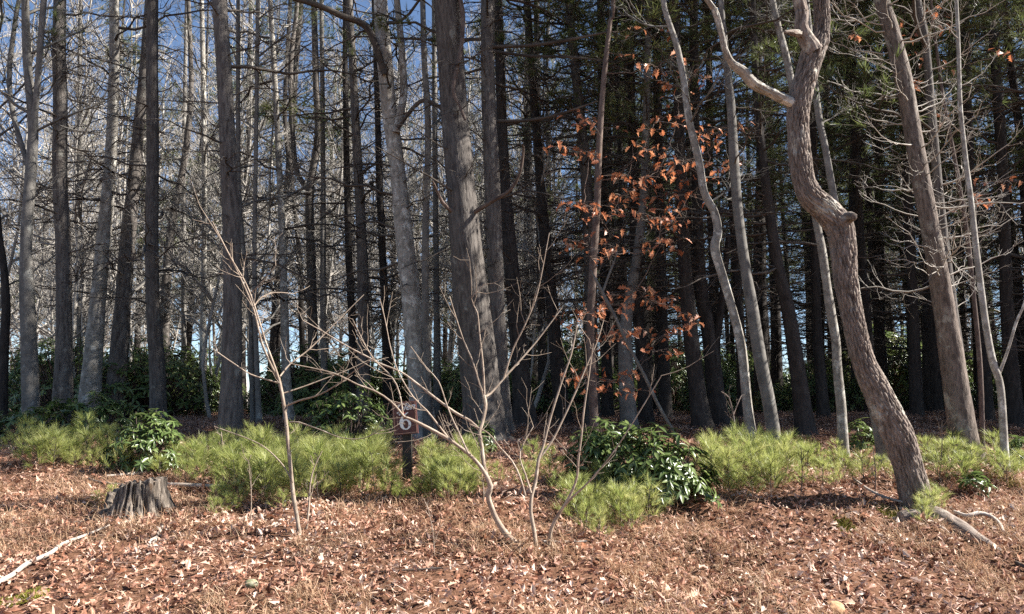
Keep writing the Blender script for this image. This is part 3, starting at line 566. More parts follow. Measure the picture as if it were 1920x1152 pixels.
T('slim_tree', 'pale slender tree with one side stem near the right edge', 'tree', 8.2, [(1886, 908, 17), (1882, 826, 14), (1875, 726, 13), (1860, 676, 13), (1847, 601, 12), (1832, 475, 11), (1822, 375, 10), (1812, 300, 9), (1800, 200, 8), (1795, 100, 7), (1790, 0, 6)], M_PALE, 9, dead=14, deadset=DEADP, dz=(1.8, 5.5), dl=(.3, .9), upb=.5, sides=20, ds=.07, wander=.05,
  limbs=[(8.2, 8.0, [(1872, 705, 6), (1890, 656, 5), (1905, 606, 5), (1920, 570, 4), (1932, 520, 3)])])
for (px, Yd, w, lean, lab) in [(1248, 15.5, 22, -18, 'dark trunk in the gap left of the pine nearest the white curving tree'), (1395, 16, 20, -30, 'dark trunk showing between the pale snaking tree and its grey neighbour'), (1545, 15, 20, -28, 'dark trunk behind the slim pale trunk left of the leaning oak'),
                         (1640, 16, 18, -40, 'dark pine trunk seen just right of the leaning oak foot'), (1720, 15, 22, -36, 'dark pine trunk midway between leaning oak and thick brown pine'), (1760, 17, 18, -40, 'dark pine trunk close left of the thick brown pine'), (1850, 14.5, 24, -44, 'dark pine trunk between the thick brown pine and the pale slender tree'), (1905, 13.5, 26, -40, 'dark pine trunk at the right edge of the photo'),
                         (1020, 17, 18, -14, 'dark trunk seen through the tips of the tan bush'), (1140, 15.5, 20, -16, 'dark trunk left of the grey one behind the russet leaves'), (820, 17, 14, -6, 'slim pale trunk in the gap left of the biggest pine'), (610, 16, 13, -6, 'slim grey trunk to the right of the wide Y trunk'), (345, 20, 11, 3, 'slim trunk in the gap left of the slim pale trunk'), (150, 18, 12, 4, 'slim wavy trunk in the gap between the dark and the sunlit left pines')]:
    T('pine_tree', lab, 'tree', Yd, [(px, 800, w), (px + lean * .35, 576, w * .85), (px + lean * .75, 300, w * .72), (px + lean, 0, w * .6)], M_PINE_SHADE if px > 900 else M_GREY, 17, 7.5 if px > 900 else None, 30 if px > 900 else 14, deadset=None if px > 900 else HARD, live=9 if px > 1100 else 0)

# ------------------------------------------------------------------ forest behind
LP = 'dark pine trunk standing deeper in the right half of the wood'
LL = 'dark pine trunk standing deeper in the left half of the wood'
LH = 'bare sunlit hardwood far behind the pines in the left half'
LHR = 'bare hardwood far behind the pines in the right half'
bg_fill(36, BG_PINE, 'far_pine', .02, .64, 15, 46, 1.3, LP, 'tree', 'pines deeper in the right half of the wood', .8)
bg_fill(20, BG_LOW, 'low_pine', .12, .66, 15, 40, 1.4, 'pine with green needled boughs low on its trunk, right half of the wood', 'tree', 'green boughed pines in the right half', .8)
bg_fill(8, BG_PINE, 'far_pine', -.64, .02, 20, 50, 1.6, LL, 'tree', 'pines deeper in the left half of the wood', .8)
bg_fill(9, BG_LOW, 'low_pine', -.64, .05, 28, 46, 2.0, 'olive green boughed pine far back in the left half of the wood', 'tree', 'green boughed pines far back at left')
bg_fill(76, BG_HARD, 'far_hardwood', -.68, .1, 28, 66, 1.4, LH, 'tree', 'bare hardwoods behind the left pines')
bg_fill(9, BG_HARD, 'far_hardwood', .1, .66, 30, 60, 1.4, LHR, 'tree', 'bare hardwoods behind the right pines')
bg_fill(30, BG_PINE, 'far_pine', .0, .68, 46, 75, 1.5, 'dark pine at the far back of the right half of the wood', 'tree', 'pines at the far back of the right half')
bg_fill(40, BG_SAP, 'bare_sapling', -.66, .05, 14, 30, .7, 'thin bare sapling in the understory of the left half', 'sapling', 'bare saplings in the left understory')
# unseen pines added at right, on the sun's side, to shade the interior; wood continues left
bg_fill(48, BG_PINE, 'far_pine', .68, 1.9, 11.6, 27, 1.3, 'unseen pine added beyond the right edge to shade the wood', 'tree', 'unseen shade pines added beyond the right edge')
bg_fill(30, BG_LOW, 'low_pine', .68, 1.7, 11.6, 25, 1.3, 'unseen green boughed pine added beyond the right edge to shade the wood', 'tree', 'unseen green boughed shade pines added beyond the right edge')
bg_fill(8, BG_HARD, 'far_hardwood', -1.1, -.75, 16, 40, 2, 'bare hardwood beyond the left edge', 'tree', 'hardwoods beyond the left edge')

# ------------------------------------------------------------------ broadleaf evergreen shrubs
LEAF_SHAPES = [leaf_shape(LAN, .5, .25), leaf_shape(LAN, .8, .5), leaf_shape(LAN, .3, .12)]
LEAF_ME = []
for q, (v, f) in enumerate(LEAF_SHAPES):
    g = Geo(); g.add(v, f, 0, .25 + .25 * q); LEAF_ME.append(g.mesh('evergreen_leaf', M_RHODO))
def shrub_form(w, d, h, ntip, lobes, leaf, per=(7, 11)):
    """stems and leaf frames of a bush inside a lumpy dome; returns stem geometry and leaf pos, axis, up, size"""
    tips = []
    while len(tips) < ntip:
        a, e = U(0, 6.283), math.acos(1 - U(0, 1) * .98); r = U(.55, 1.0) ** .5
        lx, ly, lw, lh = lobes[int(U(0, len(lobes)))]
        tips.append((lx + math.cos(a) * math.sin(e) * w * lw * r, ly + math.sin(a) * math.sin(e) * d * lw * r, max(.05, math.cos(e) * h * lh * r * .95 + .06)))
    tips = np.array(tips); n = len(tips); root = np.stack([tips[:, 0] * .12, tips[:, 1] * .12, 0 * tips[:, 0] - .03], -1)
    t = np.linspace(0, 1, 6)[None, :, None]; midp = root * .4 + tips * .6; midp[:, 2] *= .75
    P = (1 - t) ** 2 * root[:, None] + 2 * t * (1 - t) * midp[:, None] + t ** 2 * tips[:, None]
    P[:, 1:-1] += rng.normal(size=(n, 4, 3)) * .012
    sg = Geo(); tubes(sg, P, np.linspace(.008, .003, 6)[None].repeat(n, 0) * (h / .6) ** .5, 4)
    pos, ax, up, sz = [], [], [], []
    for p, q in zip(tips, P):
        out = unit(p - np.array([0, 0, h * .3])) * .7 + np.array([0, 0, .55]); out = unit(out)
        k = int(U(*per)); b = U(0, 6.283); e1 = unit(np.cross(out, [.3, .2, 1.0])); e2 = np.cross(out, e1)
        for i in range(k):
            c = b + i * 2.4; rad = e1 * math.cos(c) + e2 * math.sin(c)
            ax.append(unit(rad + out * U(-.15, .65) + np.array([0, 0, -.22]))); up.append(out + rng.normal(size=3) * .15); pos.append(p - out * U(0, .05) * (leaf / .1)); sz.append(leaf * U(.7, 1.15))
    return sg, np.array(pos), np.array(ax), np.array(up), np.array(sz)
def shrub(name, label, base, w, d, h, ntip, lobes, leaf=.105, single=300, face=None):
    sg, pos, ax, up, sz = shrub_form(w, d, h, ntip, lobes, leaf)
    e = empty(name, base, label, 'shrub'); obj('stem', sg.mesh('shrub_stem', M_RED), e, kind='stuff')
    toward = pos[:, 1] - .5 * pos[:, 2]; order = np.argsort(toward)
    for i in order[:single]: obj('leaf', LEAF_ME[int(U(0, 3))], e, frame(ax[i], up[i], pos[i], sz[i]))
    r = order[single:]
    if len(r):
        g = Geo(); many(g, LEAF_SHAPES[0], pos[r], ax[r], up[r], sz[r]); obj('foliage', g.mesh('shrub_foliage', M_RHODO), e, kind='stuff')
    return e
ONE = [(0, 0, 1, 1)]
B1 = hit(268, 882); shrub('evergreen_shrub', 'round glossy green broadleaf bush behind the stump at left', B1, .44, .38, .64, 130, [(0, 0, 1, 1), (-.12, 0, .8, .75), (.1, .05, .8, 1.02)], .095)
B2 = hit(1140, 905); shrub('evergreen_shrub', 'left half of the broadleaf bush pair below the russet leaves', B2, .44, .38, .66, 120, [(0, 0, 1, 1), (-.16, 0, .7, .85), (.12, 0, .8, .9)], .115)
B3 = hit(1236, 945); shrub('evergreen_shrub', 'right and larger of the broadleaf bush pair, leaves glinting white', B3, .52, .42, .76, 200, [(0, 0, 1, 1), (.12, 0, .9, .9), (-.1, -.05, .8, 1.0), (.05, -.1, .8, .45)], .115)
B4 = hit(648, 880); shrub('evergreen_shrub', 'dark broadleaf bush behind the seedlings left of the sign', on_ground(B4[0] * 1.12, B4[1] * 1.12), .62, .5, .95, 170, [(0, 0, 1, .8), (.15, 0, .8, 1), (-.3, 0, .6, .75)], .11, 200)
B5 = at(165, 800, 11.6); shrub('evergreen_shrub', 'shadowed broadleaf bush at the foot of the dark left pines', on_ground(B5[0], 11.6), .65, .5, .62, 120, [(0, 0, 1, 1), (.35, 0, .6, .8), (-.45, .1, .6, .8)], .12, 120)
B6 = at(1615, 850, 10.4); shrub('evergreen_shrub', 'small glossy bush left of the leaning oak, behind the seedlings', on_ground(B6[0], 10.4), .2, .2, .42, 26, ONE, .11)
B7 = hit(1826, 930); shrub('evergreen_shrub', 'tiny low plant with bleached shiny leaves right of the leaning oak', B7, .17, .14, .2, 9, ONE, .11)
B8 = at(902, 850, 9.8); shrub('evergreen_shrub', 'small broadleaf plant at the foot of the biggest pine behind tan stems', on_ground(B8[0], 9.8), .2, .2, .40, 24, ONE, .10)
B9 = at(1908, 850, 9.0); shrub('evergreen_shrub', 'small broadleaf plant touching the right edge of the photo', on_ground(B9[0], 9.0), .22, .2, .32, 26, ONE, .10)
B10 = at(60, 815, 11.2); shrub('evergreen_shrub', 'low dark broadleaf bush near the left edge under the forked trunk', on_ground(B10[0], 11.2), .55, .4, .42, 70, [(0, 0, 1, 1), (-.3, 0, .7, .8)], .11, 100)
UND = []
for q in range(3):
    sg, pos, ax, up, sz = shrub_form(1.0, .9, 1.0, 330, [(0, 0, 1, 1), (.4, .1, .6, .8), (-.4, 0, .65, .9), (0, .2, .7, 1.15)], .105, (6, 9)); g = Geo(); many(g, LEAF_SHAPES[0], pos, ax, up, sz)
    UND.append((sg.mesh('understory_stem', M_RED), g.mesh('understory_foliage', M_RHODO)))
def understory(n, a0, a1, y0, y1, s0, s1, label, group):
    for k in range(n):
        y = U(y0, y1); x = y * U(a0, a1); s = U(s0, s1); st, fo = UND[int(U(0, 3))]
        e = empty('understory_shrub', on_ground(x, y), label, 'shrub', group); e.rotation_euler = (0, 0, U(0, 6.28)); e.scale = (s, s, s * U(.9, 1.4))
        obj('stem', st, e, kind='stuff'); obj('foliage', fo, e, kind='stuff')
understory(34, -.64, -.02, 15.5, 26, .8, 1.7, 'tall dark green understory shrub in the left half of the wood', 'understory shrubs in the left half')
understory(10, .05, .3, 17, 26, .7, 1.3, 'dark green understory shrub behind the russet oak sapling', 'understory shrubs right of centre')
understory(40, .02, .70, 28, 44, 1.6, 2.8, 'dark green understory shrub far back in the right half of the wood', 'far understory shrubs at right')
understory(10, .3, .66, 18, 28, .6, 1.2, 'dark green understory shrub deep in the right half of the wood', 'understory shrubs at right')

# ------------------------------------------------------------------ white pine seedlings
def seedling_proto(H, nw, seed):
    st, fo = Geo(), Geo(); P = walk(1, 7, np.array([[0, 0, 1.0]]), np.array([H]), .08); tubes(st, P, np.linspace(.007, .003, 7)[None], 5)
    E, D = [P[0, -1:]], [np.array([[0, 0, 1.0]])]
    for i in range(nw):
        t = .18 + .8 * i / max(nw - 1, 1); k = int(U(3, 6)); a = U(0, 6.283) + np.arange(k) * 6.283 / k + U(-.3, .3, k)
        p, _ = along(P, np.full((1, k), t)); L = H * (.72 - .5 * t) * U(.5, 1.3, k); d = np.stack([np.cos(a), np.sin(a), U(.1, .8, k)], -1)
        B = walk(k, 5, unit(d), L, .12, (0, 0, .25)) + p[0][:, None]; tubes(st, B, np.full((k, 5), .003) * np.linspace(1, .6, 5), 3)
        q, TT = along(B, np.tile(np.array([.5, .8, 1.0]), (k, 1))); E.append(q.reshape(-1, 3)); D.append(TT.reshape(-1, 3) + [0, 0, .3])
    e, d = np.concatenate(E), np.concatenate(D); tufts(fo, e, d, U(.13, .2, len(e)), 13, 0, .30, .021, True)
    return st.mesh('seedling_stem', M_TWIG), fo.mesh('seedling_foliage', M_NEEDLE, False)
SEED = [seedling_proto(U(.3, .46), int(U(4, 6)), i) for i in range(7)]
def seedlings(n, x0, x1, r0, r1, s0, s1, label, group, skip=None):
    """n seedlings rooted where the ground shows between columns x0..x1 and rows r0..r1 of the photograph"""
    k = tries = 0
    while k < n and tries < n * 30:
        tries += 1; px, py = U(x0, x1), U(r0, r1)
        if skip and skip(px, py): continue
        b = hit(px, py)
        if any((b[0] - a) ** 2 + (b[1] - c) ** 2 < .012 for a, c in sp): continue
        sp.append((b[0], b[1])); st, fo = SEED[int(U(0, 7))]
        e = empty('pine_seedling', b, label, 'seedling', group); s = U(s0, s1) * (.5 if 738 < px < 800 and py > 860 else 1); e.rotation_euler = (U(-.15, .15), U(-.15, .15), U(0, 6.28)); e.scale = (s, s, s)
        obj('stem', st, e); obj('foliage', fo, e); k += 1
sp = []
LB = 'pale green feathery white pine seedling '
in_bush = lambda x, y: (210 < x < 330 and y < 890) or (1070 < x < 1310 and y < 950)
seedlings(30, 0, 210, 842, 884, .4, .85, LB + 'in the band at far left of the left bush', 'seedlings at far left', in_bush)
seedlings(12, 200, 420, 872, 900, .4, .7, LB + 'low in front of the left bush', 'seedlings before the left bush')
seedlings(26, 335, 480, 850, 915, .4, .8, LB + 'between the left bush and the tan sapling', 'seedlings between bush and sapling')
seedlings(66, 440, 735, 868, 945, .45, .95, LB + 'in the thick patch left of the sign', 'seedlings left of the sign', lambda x, y: x > 715 and y < 926)
seedlings(34, 735, 890, 872, 945, .4, .85, LB + 'in the thick patch right of the sign post', 'seedlings right of the sign', lambda x, y: x < 805 and y < 926)
seedlings(8, 930, 1060, 868, 930, .35, .6, LB + 'small, on the leafy gap behind the tan bush', 'seedlings behind the tan bush')
seedlings(18, 1075, 1225, 940, 1010, .4, .75, LB + 'in front of the right broadleaf bush pair', 'seedlings before the bush pair')
seedlings(36, 1320, 1480, 868, 935, .4, .85, LB + 'between the bush pair and the slim pale trunk', 'seedlings right of the bush pair')
seedlings(22, 1470, 1690, 860, 918, .4, .7, LB + 'just left of the leaning oak foot', 'seedlings left of the leaning oak')
seedlings(24, 1735, 1920, 864, 912, .4, .75, LB + 'under the thick brown pine right of the leaning oak', 'seedlings right of the leaning oak')
seedlings(5, 1728, 1762, 955, 985, .4, .6, LB + 'growing against the foot of the leaning oak', 'seedlings at the leaning oak foot')
seedlings(7, 180, 230, 935, 955, .2, .3, LB + 'tiny, beside the left of the stump', 'seedlings beside the stump')
seedlings(9, 400, 540, 930, 975, .3, .5, LB + 'small, straggling in front of the tan sapling', 'seedlings before the tan sapling')

# ------------------------------------------------------------------ russet oak sapling
RL = []
for q in range(4):
    v, f = leaf_shape(OAK, .25 + .3 * q, .15 + .2 * q); g = Geo(); g.add(v, f, 0, .2 + .2 * q); RL.append(g.mesh('russet_leaf', M_RED_LEAF, False))
CL = [(1391, 239), (1373, 242), (1350, 242), (1326, 250), (1311, 250), (1340, 265), (1277, 234), (1269, 218), (1220, 244), (1246, 221), (1076, 281), (1092, 286), (1105, 290), (1057, 276), (1108, 229), (1147, 239), (1186, 270), (1204, 281), (1227, 283), (1248, 283), (1259, 299), (1282, 302), (1293, 307), (1329, 304), (1345, 317), (1368, 309), (1337, 335), (1238, 312), (1253, 325), (1274, 330), (1293, 338), (1155, 330), (1175, 330), (1186, 341), (1209, 335), (1222, 348), (1196, 356), (1165, 367), (1180, 369), (1207, 377), (1227, 369), (1266, 359), (1290, 367), (1276, 377), (1066, 385), (1095, 380), (1118, 387), (1139, 382), (1128, 406), (1115, 395), (1152, 393), (1246, 395), (1222, 408), (1240, 413), (1256, 421), (1269, 416), (1186, 398), (1069, 453), (1079, 466), (1105, 445), (1105, 481), (1141, 434), (1152, 463), (1131, 471), (1222, 453), (1243, 455), (1264, 455), (1222, 466), (1267, 473), (1155, 554), (1172, 551), (1144, 568), (1194, 545), (1214, 545), (1228, 554), (1178, 572), (1222, 570), (1244, 559), (1258, 565), (1236, 570), (1117, 570), (1103, 579), (1092, 587), (1072, 595), (1083, 608), (1130, 584), (1147, 584), (1255, 615), (1275, 617), (1292, 609), (1297, 593), (1167, 618), (1178, 623), (1200, 618), (1117, 632), (1136, 632), (1155, 626), (1178, 637), (1244, 629), (1214, 654), (1228, 659), (1250, 665), (1097, 654), (1078, 695), (1094, 695), (1114, 693), (1075, 709), (1100, 709), (1169, 707), (1183, 704), (1147, 734), (1199, 732), (1139, 715), (1115, 722), (1246, 68), (1189, 51), (1254, 108), (1224, 122), (1171, 103), (1260, 136), (1250, 155), (1271, 164), (1271, 189), (1313, 142), (1290, 145), (1084, 212), (1107, 229)]
CL2 = [(1730, 18), (1755, 22), (1748, 40), (1760, 60), (1712, 64), (1685, 36), (1725, 100), (1735, 116), (1720, 155), (1765, 130), (1768, 220), (1600, 60), (1780, 400), (1766, 388), (1835, 340), (1842, 366), (1850, 378), (1886, 338), (1908, 326), (1876, 100)]
def leafy_oak(name, label, Y, stem, clusters, per, spread, dy, lsz, single, mat=M_RED, top=3.0):
    P = np.array([at(a, b, Y) for a, b, _ in stem]); R = [w * .5 * scale_at(p) for p, (_, _, w) in zip(P, stem)]; gz = float(height(P[0][0], Y)); P[0][2] = gz - .1
    e = empty(name, (P[0][0], Y, gz), label, 'tree'); base = np.array([P[0][0], Y, gz])
    P = np.vstack([P, P[-1] + [0.1, 0, top]]); R.append(R[-1] * .4); t = trunk_geo(P, np.array(R), 16, .1, .05, seed=5); path = t.path.copy(); obj('trunk', local(t, base).mesh('oak_trunk', mat), e)
    nodes = [q for q in path[::3] if q[2] > gz + .8]; tw = Geo(); pos, ax, up, sz = [], [], [], []
    C = [at(a, b, Y + U(-dy, dy)) for a, b in clusters]
    C.sort(key=lambda c: min(np.linalg.norm(c - q) for q in path))
    for c in C:
        N = np.array(nodes); dd = np.linalg.norm(N - c, axis=1) + np.where(N[:, 2] > c[2] - .05, .7 * (N[:, 2] - c[2] + .05), 0) ; j = int(np.argmin(dd)); a = N[j]
        t = np.linspace(0, 1, 7)[:, None]; mid = (a + c) / 2 + [0, 0, -.12 * np.linalg.norm(c - a)] + rng.normal(size=3) * .06
        Q = (1 - t) ** 2 * a + 2 * t * (1 - t) * mid + t ** 2 * c; Q[1:-1] += rng.normal(size=(5, 3)) * .012; L = np.linalg.norm(c - a)
        tubes(tw, (Q - base)[None], (np.linspace(.004 + .006 * min(L, 1), .003, 7))[None], 4)
        nodes += [Q[2], Q[4], Q[6]]
        for _ in range(int(U(*per))):
            p = c + rng.normal(size=3) * spread * np.array([1.5, 1.2, .5]); a_ = U(0, 6.283); pos.append(p - base); sz.append(lsz * U(.75, 1.2))
            ax.append(np.array([math.cos(a_), math.sin(a_) * .8, U(-.9, .1)])); up.append(np.array([U(-.5, .8), U(-1, .3), U(.2, 1)]))
            tubes(tw, np.stack([c - base, (c + p) / 2 - base + [0, 0, .01], p - base])[None], np.full((1, 3), .003), 3)
    obj('branch', tw.mesh('oak_twig', mat), e, kind='stuff')
    pos, ax, up, sz = map(np.array, (pos, ax, up, sz)); o = np.argsort(pos[:, 1])
    for i in o[:single]: obj('leaf', RL[int(U(0, 4))], e, frame(ax[i], up[i], pos[i], sz[i]))
    if len(o) > single:
        g = Geo(); r = o[single:]; many(g, leaf_shape(OAK, .5, .3), pos[r], ax[r], up[r], sz[r]); obj('foliage', g.mesh('oak_foliage', M_RED_LEAF, False), e, kind='stuff')
leafy_oak('oak_sapling', 'young oak still holding bright russet orange dead leaves', 11.0, [(1116, 812, 17), (1111, 720, 16), (1107, 620, 15), (1112, 500, 15), (1119, 390, 13), (1124, 260, 12), (1132, 150, 10), (1144, 40, 8), (1150, 0, 8)], CL, (4, 7), .075, .9, .11, 300)
leafy_oak('oak_sapling', 'thin oak with a few sparse dark red leaves at upper right', 10.8, [(1842, 850, 9), (1838, 700, 9), (1826, 560, 8), (1812, 430, 8), (1790, 300, 7), (1768, 180, 6), (1752, 60, 5), (1746, 0, 4)], CL2, (3, 6), .07, .6, .11, 300)

# ------------------------------------------------------------------ bare tan bush, saplings and leaning dead stems
def stems(name, label, cat, base_px, parts, mat, twigs=0, tw_len=(.12, .4), tw_mat=None, group=None, wscale=1.0):
    """parts: (part name, near depth offset, far depth offset, [(px,row,width)...]); depth offsets are from the base's distance"""
    b = hit(*base_px); e = empty(name, b, label, cat, group); allp = []
    for nm, o0, o1, q in parts:
        n = len(q); P = np.array([at(a, r, b[1] + o0 + (o1 - o0) * i / (n - 1)) for i, (a, r, _) in enumerate(q)]); R = np.array([w * .5 * wscale * scale_at(p) for p, (_, _, w) in zip(P, q)])
        if abs(q[0][1] - base_px[1]) < 30: P[0][2] = float(height(P[0][0], P[0][1])) - .03
        t = trunk_geo(P, np.maximum(R, .0018), 8 if R[0] < .02 else 14, .05, .07, seed=int(q[0][0])); allp.append(t.path - b); obj(nm, local(t, b).mesh(nm, mat), e)
    if twigs:
        g = Geo(); src = np.concatenate([p[len(p) // 4:] for p in allp]); tan = np.concatenate([np.gradient(p, axis=0)[len(p) // 4:] for p in allp]); i = rng.integers(0, len(src), twigs)
        d = side_dirs(unit(tan[i]), .4, .95, 1.0); L = U(*tw_len, twigs); S = walk(twigs, 5, d, L, .14, (0, 0, .35)) + src[i][:, None]
        tubes(g, S, np.linspace(.0028, .0012, 5)[None].repeat(twigs, 0), 4)
        t2 = U(.3, .9, (twigs, 2)); p2, T2 = along(S, t2); d2 = side_dirs(T2, .5, 1.1, 1).reshape(-1, 3); S2 = walk(len(d2), 3, d2, np.repeat(L, 2) * U(.2, .5, twigs * 2), .1) + p2.reshape(-1, 1, 3)
        tubes(g, S2, np.full((len(d2), 3), .0012), 3); obj('twig', g.mesh('twig', tw_mat or mat), e, kind='stuff')
    return e
stems('bare_bush', 'bare tan many stemmed bush spreading in the middle foreground', 'bush', (1003, 1028), [
  ('stem', 0, -.2, [(990, 1026, 15), (962, 1015, 15), (937, 985, 13), (921, 951, 12), (915, 929, 12), (920, 912, 12), (908, 886, 9), (895, 868, 8), (878, 851, 8), (843, 825, 7), (804, 803, 7), (774, 788, 6), (756, 781, 5)]),
  ('stem', 0, .2, [(918, 912, 8), (907, 872, 9), (904, 842, 8), (899, 812, 9), (904, 794, 8), (910, 768, 8), (910, 751, 7), (907, 741, 6)]),
  ('stem', 0, .2, [(1006, 1030, 10), (1001, 994, 9), (995, 959, 8), (997, 929, 8), (1004, 903, 8), (1010, 860, 7), (1017, 842, 6), (1034, 777, 5), (1056, 708, 4), (1071, 664, 4), (1082, 610, 3)]),
  ('stem', 0, -.3, [(1028, 1013, 8), (1034, 990, 8), (1051, 959, 7), (1069, 929, 6), (1082, 894, 5), (1084, 864, 5), (1090, 820, 4), (1095, 768, 4), (1105, 700, 3), (1112, 645, 2.5)]),
  ('branch', .2, .4, [(1010, 862, 5), (1034, 829, 5), (1056, 786, 4), (1082, 729, 4), (1100, 686, 3), (1120, 640, 2.5), (1132, 600, 2)]),
  ('branch', -.1, -.5, [(1051, 958, 5), (1073, 933, 5), (1102, 906, 4), (1145, 855, 3), (1182, 800, 2.5), (1240, 705, 2)]),
  ('branch', .2, .5, [(899, 806, 6), (882, 790, 6), (852, 773, 6), (817, 747, 5), (782, 720, 5), (752, 698, 4), (712, 682, 4), (690, 670, 3.5), (648, 648, 3), (607, 623, 2.5), (568, 601, 2)]),
  ('branch', -.2, -.4, [(757, 781, 5), (734, 754, 4), (704, 734, 4), (672, 722, 3.5), (625, 700, 3), (545, 682, 2)]),
  ('branch', -.2, -.1, [(756, 781, 4), (749, 738, 3.5), (735, 708, 3.2), (702, 675, 3), (682, 642, 2.5), (661, 599, 2)]),
  ('branch', .2, .3, [(907, 742, 5), (899, 720, 4), (886, 677, 3.5), (869, 638, 3), (852, 586, 2.5), (843, 556, 2)]),
  ('branch', .2, .1, [(908, 742, 5), (906, 690, 4), (899, 625, 3), (895, 586, 2.5), (884, 560, 2), (905, 535, 1.6)]),
  ('branch', .2, .5, [(908, 744, 6), (920, 738, 5), (947, 707, 5), (978, 673, 4), (1008, 638, 3.5), (1054, 577, 2.5)]),
  ('branch', .3, .2, [(945, 708, 4), (962, 655, 3.5), (985, 608, 3), (1008, 548, 2.5), (1030, 437, 1.8)]),
  ('branch', .0, .1, [(985, 930, 5), (975, 895, 4), (960, 865, 4), (938, 840, 3), (915, 812, 2.5), (880, 795, 2)]),
  ('branch', .0, .2, [(996, 925, 4), (985, 890, 4), (975, 860, 3), (980, 835, 3), (1000, 800, 2)]),
  ('branch', -.1, -.2, [(843, 825, 4), (820, 795, 4), (800, 770, 3.5), (775, 745, 3), (748, 700, 2.5), (733, 655, 2.2), (722, 600, 2), (712, 560, 1.6)]),
  ('branch', -.2, .0, [(878, 851, 4), (862, 815, 4), (850, 790, 3.5), (838, 760, 3), (822, 715, 2.5), (800, 690, 2), (770, 650, 1.8)])],
  M_STEM, 110, (.12, .42), wscale=.85)
stems('tan_sapling', 'tall thin tan sapling with a narrow fork standing left of centre', 'sapling', (562, 1002), [
  ('stem', 0, .1, [(563, 1003, 11), (556, 965, 10), (550, 930, 10), (545, 880, 9), (540, 830, 9), (535, 780, 8.5), (528, 735, 8), (522, 708, 8)]),
  ('branch', .1, .2, [(523, 712, 6), (506, 680, 5), (490, 640, 5), (479, 592, 4.5), (468, 560, 4), (450, 520, 3.5), (420, 460, 3), (383, 400, 2)]),
  ('branch', .1, .0, [(523, 712, 6), (516, 690, 5), (501, 650, 4.5), (489, 612, 4), (476, 570, 3.5), (460, 530, 3.2), (432, 482, 3), (398, 415, 2)]),
  ('branch', .1, -.3, [(536, 762, 4), (560, 752, 4), (600, 740, 3.5), (640, 716, 3), (662, 698, 2.6), (697, 675, 2)]),
  ('branch', .1, .3, [(528, 720, 4), (500, 712, 3.5), (470, 702, 3), (440, 683, 2.6), (395, 652, 2)]),
  ('branch', .1, .4, [(531, 738, 3.5), (570, 725, 3), (610, 710, 2.6), (652, 694, 2), (690, 676, 1.6)]),
  ('branch', .1, .5, [(525, 706, 4), (545, 682, 3.5), (580, 655, 3.2), (620, 615, 2.8), (682, 553, 2)]),
  ('branch', .15, .3, [(476, 575, 3.5), (490, 558, 3), (515, 549, 2.6), (540, 550, 2)]), ('branch', .15, .1, [(468, 552, 3), (490, 530, 2.6), (517, 498, 1.8)]),
  ('branch', .05, -.2, [(543, 792, 3.5), (560, 792, 3), (600, 806, 2.8), (640, 821, 2.4), (682, 822, 2), (722, 802, 1.6)]),
  ('branch', .0, .3, [(549, 905, 3), (530, 872, 3), (500, 842, 2.6), (470, 825, 2.2), (402, 800, 1.8)]),
  ('stem', .05, .1, [(574, 998, 6), (579, 950, 5), (582, 905, 4), (590, 875, 3), (604, 846, 2)])], M_STEM, 46, (.1, .32), wscale=.8)
stems('dead_sapling', 'grey dead stem leaning left across the russet oak above the bush pair', 'sapling', (1268, 860), [
  ('stem', 0, -.2, [(1282, 850, 6), (1267, 820, 6.5), (1233, 757, 6.5), (1208, 704, 6), (1189, 668, 6), (1167, 626, 6), (1155, 598, 6), (1136, 562, 7), (1125, 540, 6), (1108, 508, 4)]),
  ('branch', -.15, -.2, [(1130, 548, 5), (1142, 515, 4), (1152, 490, 3), (1158, 470, 2)])], M_GREY, 10, (.2, .4))
stems('red_sapling', 'slender stem with red twigs in front of the pale snaking tree foot', 'sapling', (1384, 862), [
  ('stem', 0, 0, [(1384, 864, 3.5), (1380, 820, 3.5), (1374, 775, 3), (1366, 745, 2.6), (1352, 735, 2)]), ('branch', 0, .1, [(1375, 778, 2.6), (1382, 760, 2.2), (1390, 742, 1.6)])], M_RED, 12, (.1, .3))
for (px, py, dx, dy_, lab) in [(470, 985, -4, -120, 'thin upright twig rooted in front of the tan sapling patch'), (1500, 940, 2, -100, 'thin dark bare stem among the seedlings left of the leaning oak'), (815, 1045, -12, -90, 'pale thin twig standing below the sign'), (905, 950, -2, -60, 'tiny bare stem between the sign patch and the tan bush'), (415, 880, 0, -70, 'thin pale upright twig right of the left bush'), (1640, 930, -3, -90, 'bare dark stem left of the leaning oak foot'), (1760, 900, 6, -110, 'thin bare stem behind the leaning oak foot')]:
    stems('twig_sapling', lab, 'sapling', (px, py), [('stem', 0, 0, [(px, py, 2.2), (px + dx * .5 + 3, py + dy_ * .5, 1.8), (px + dx, py + dy_, 1.2)])], M_TWIG if 'dark' in lab else M_STEM, 7, (.06, .18))

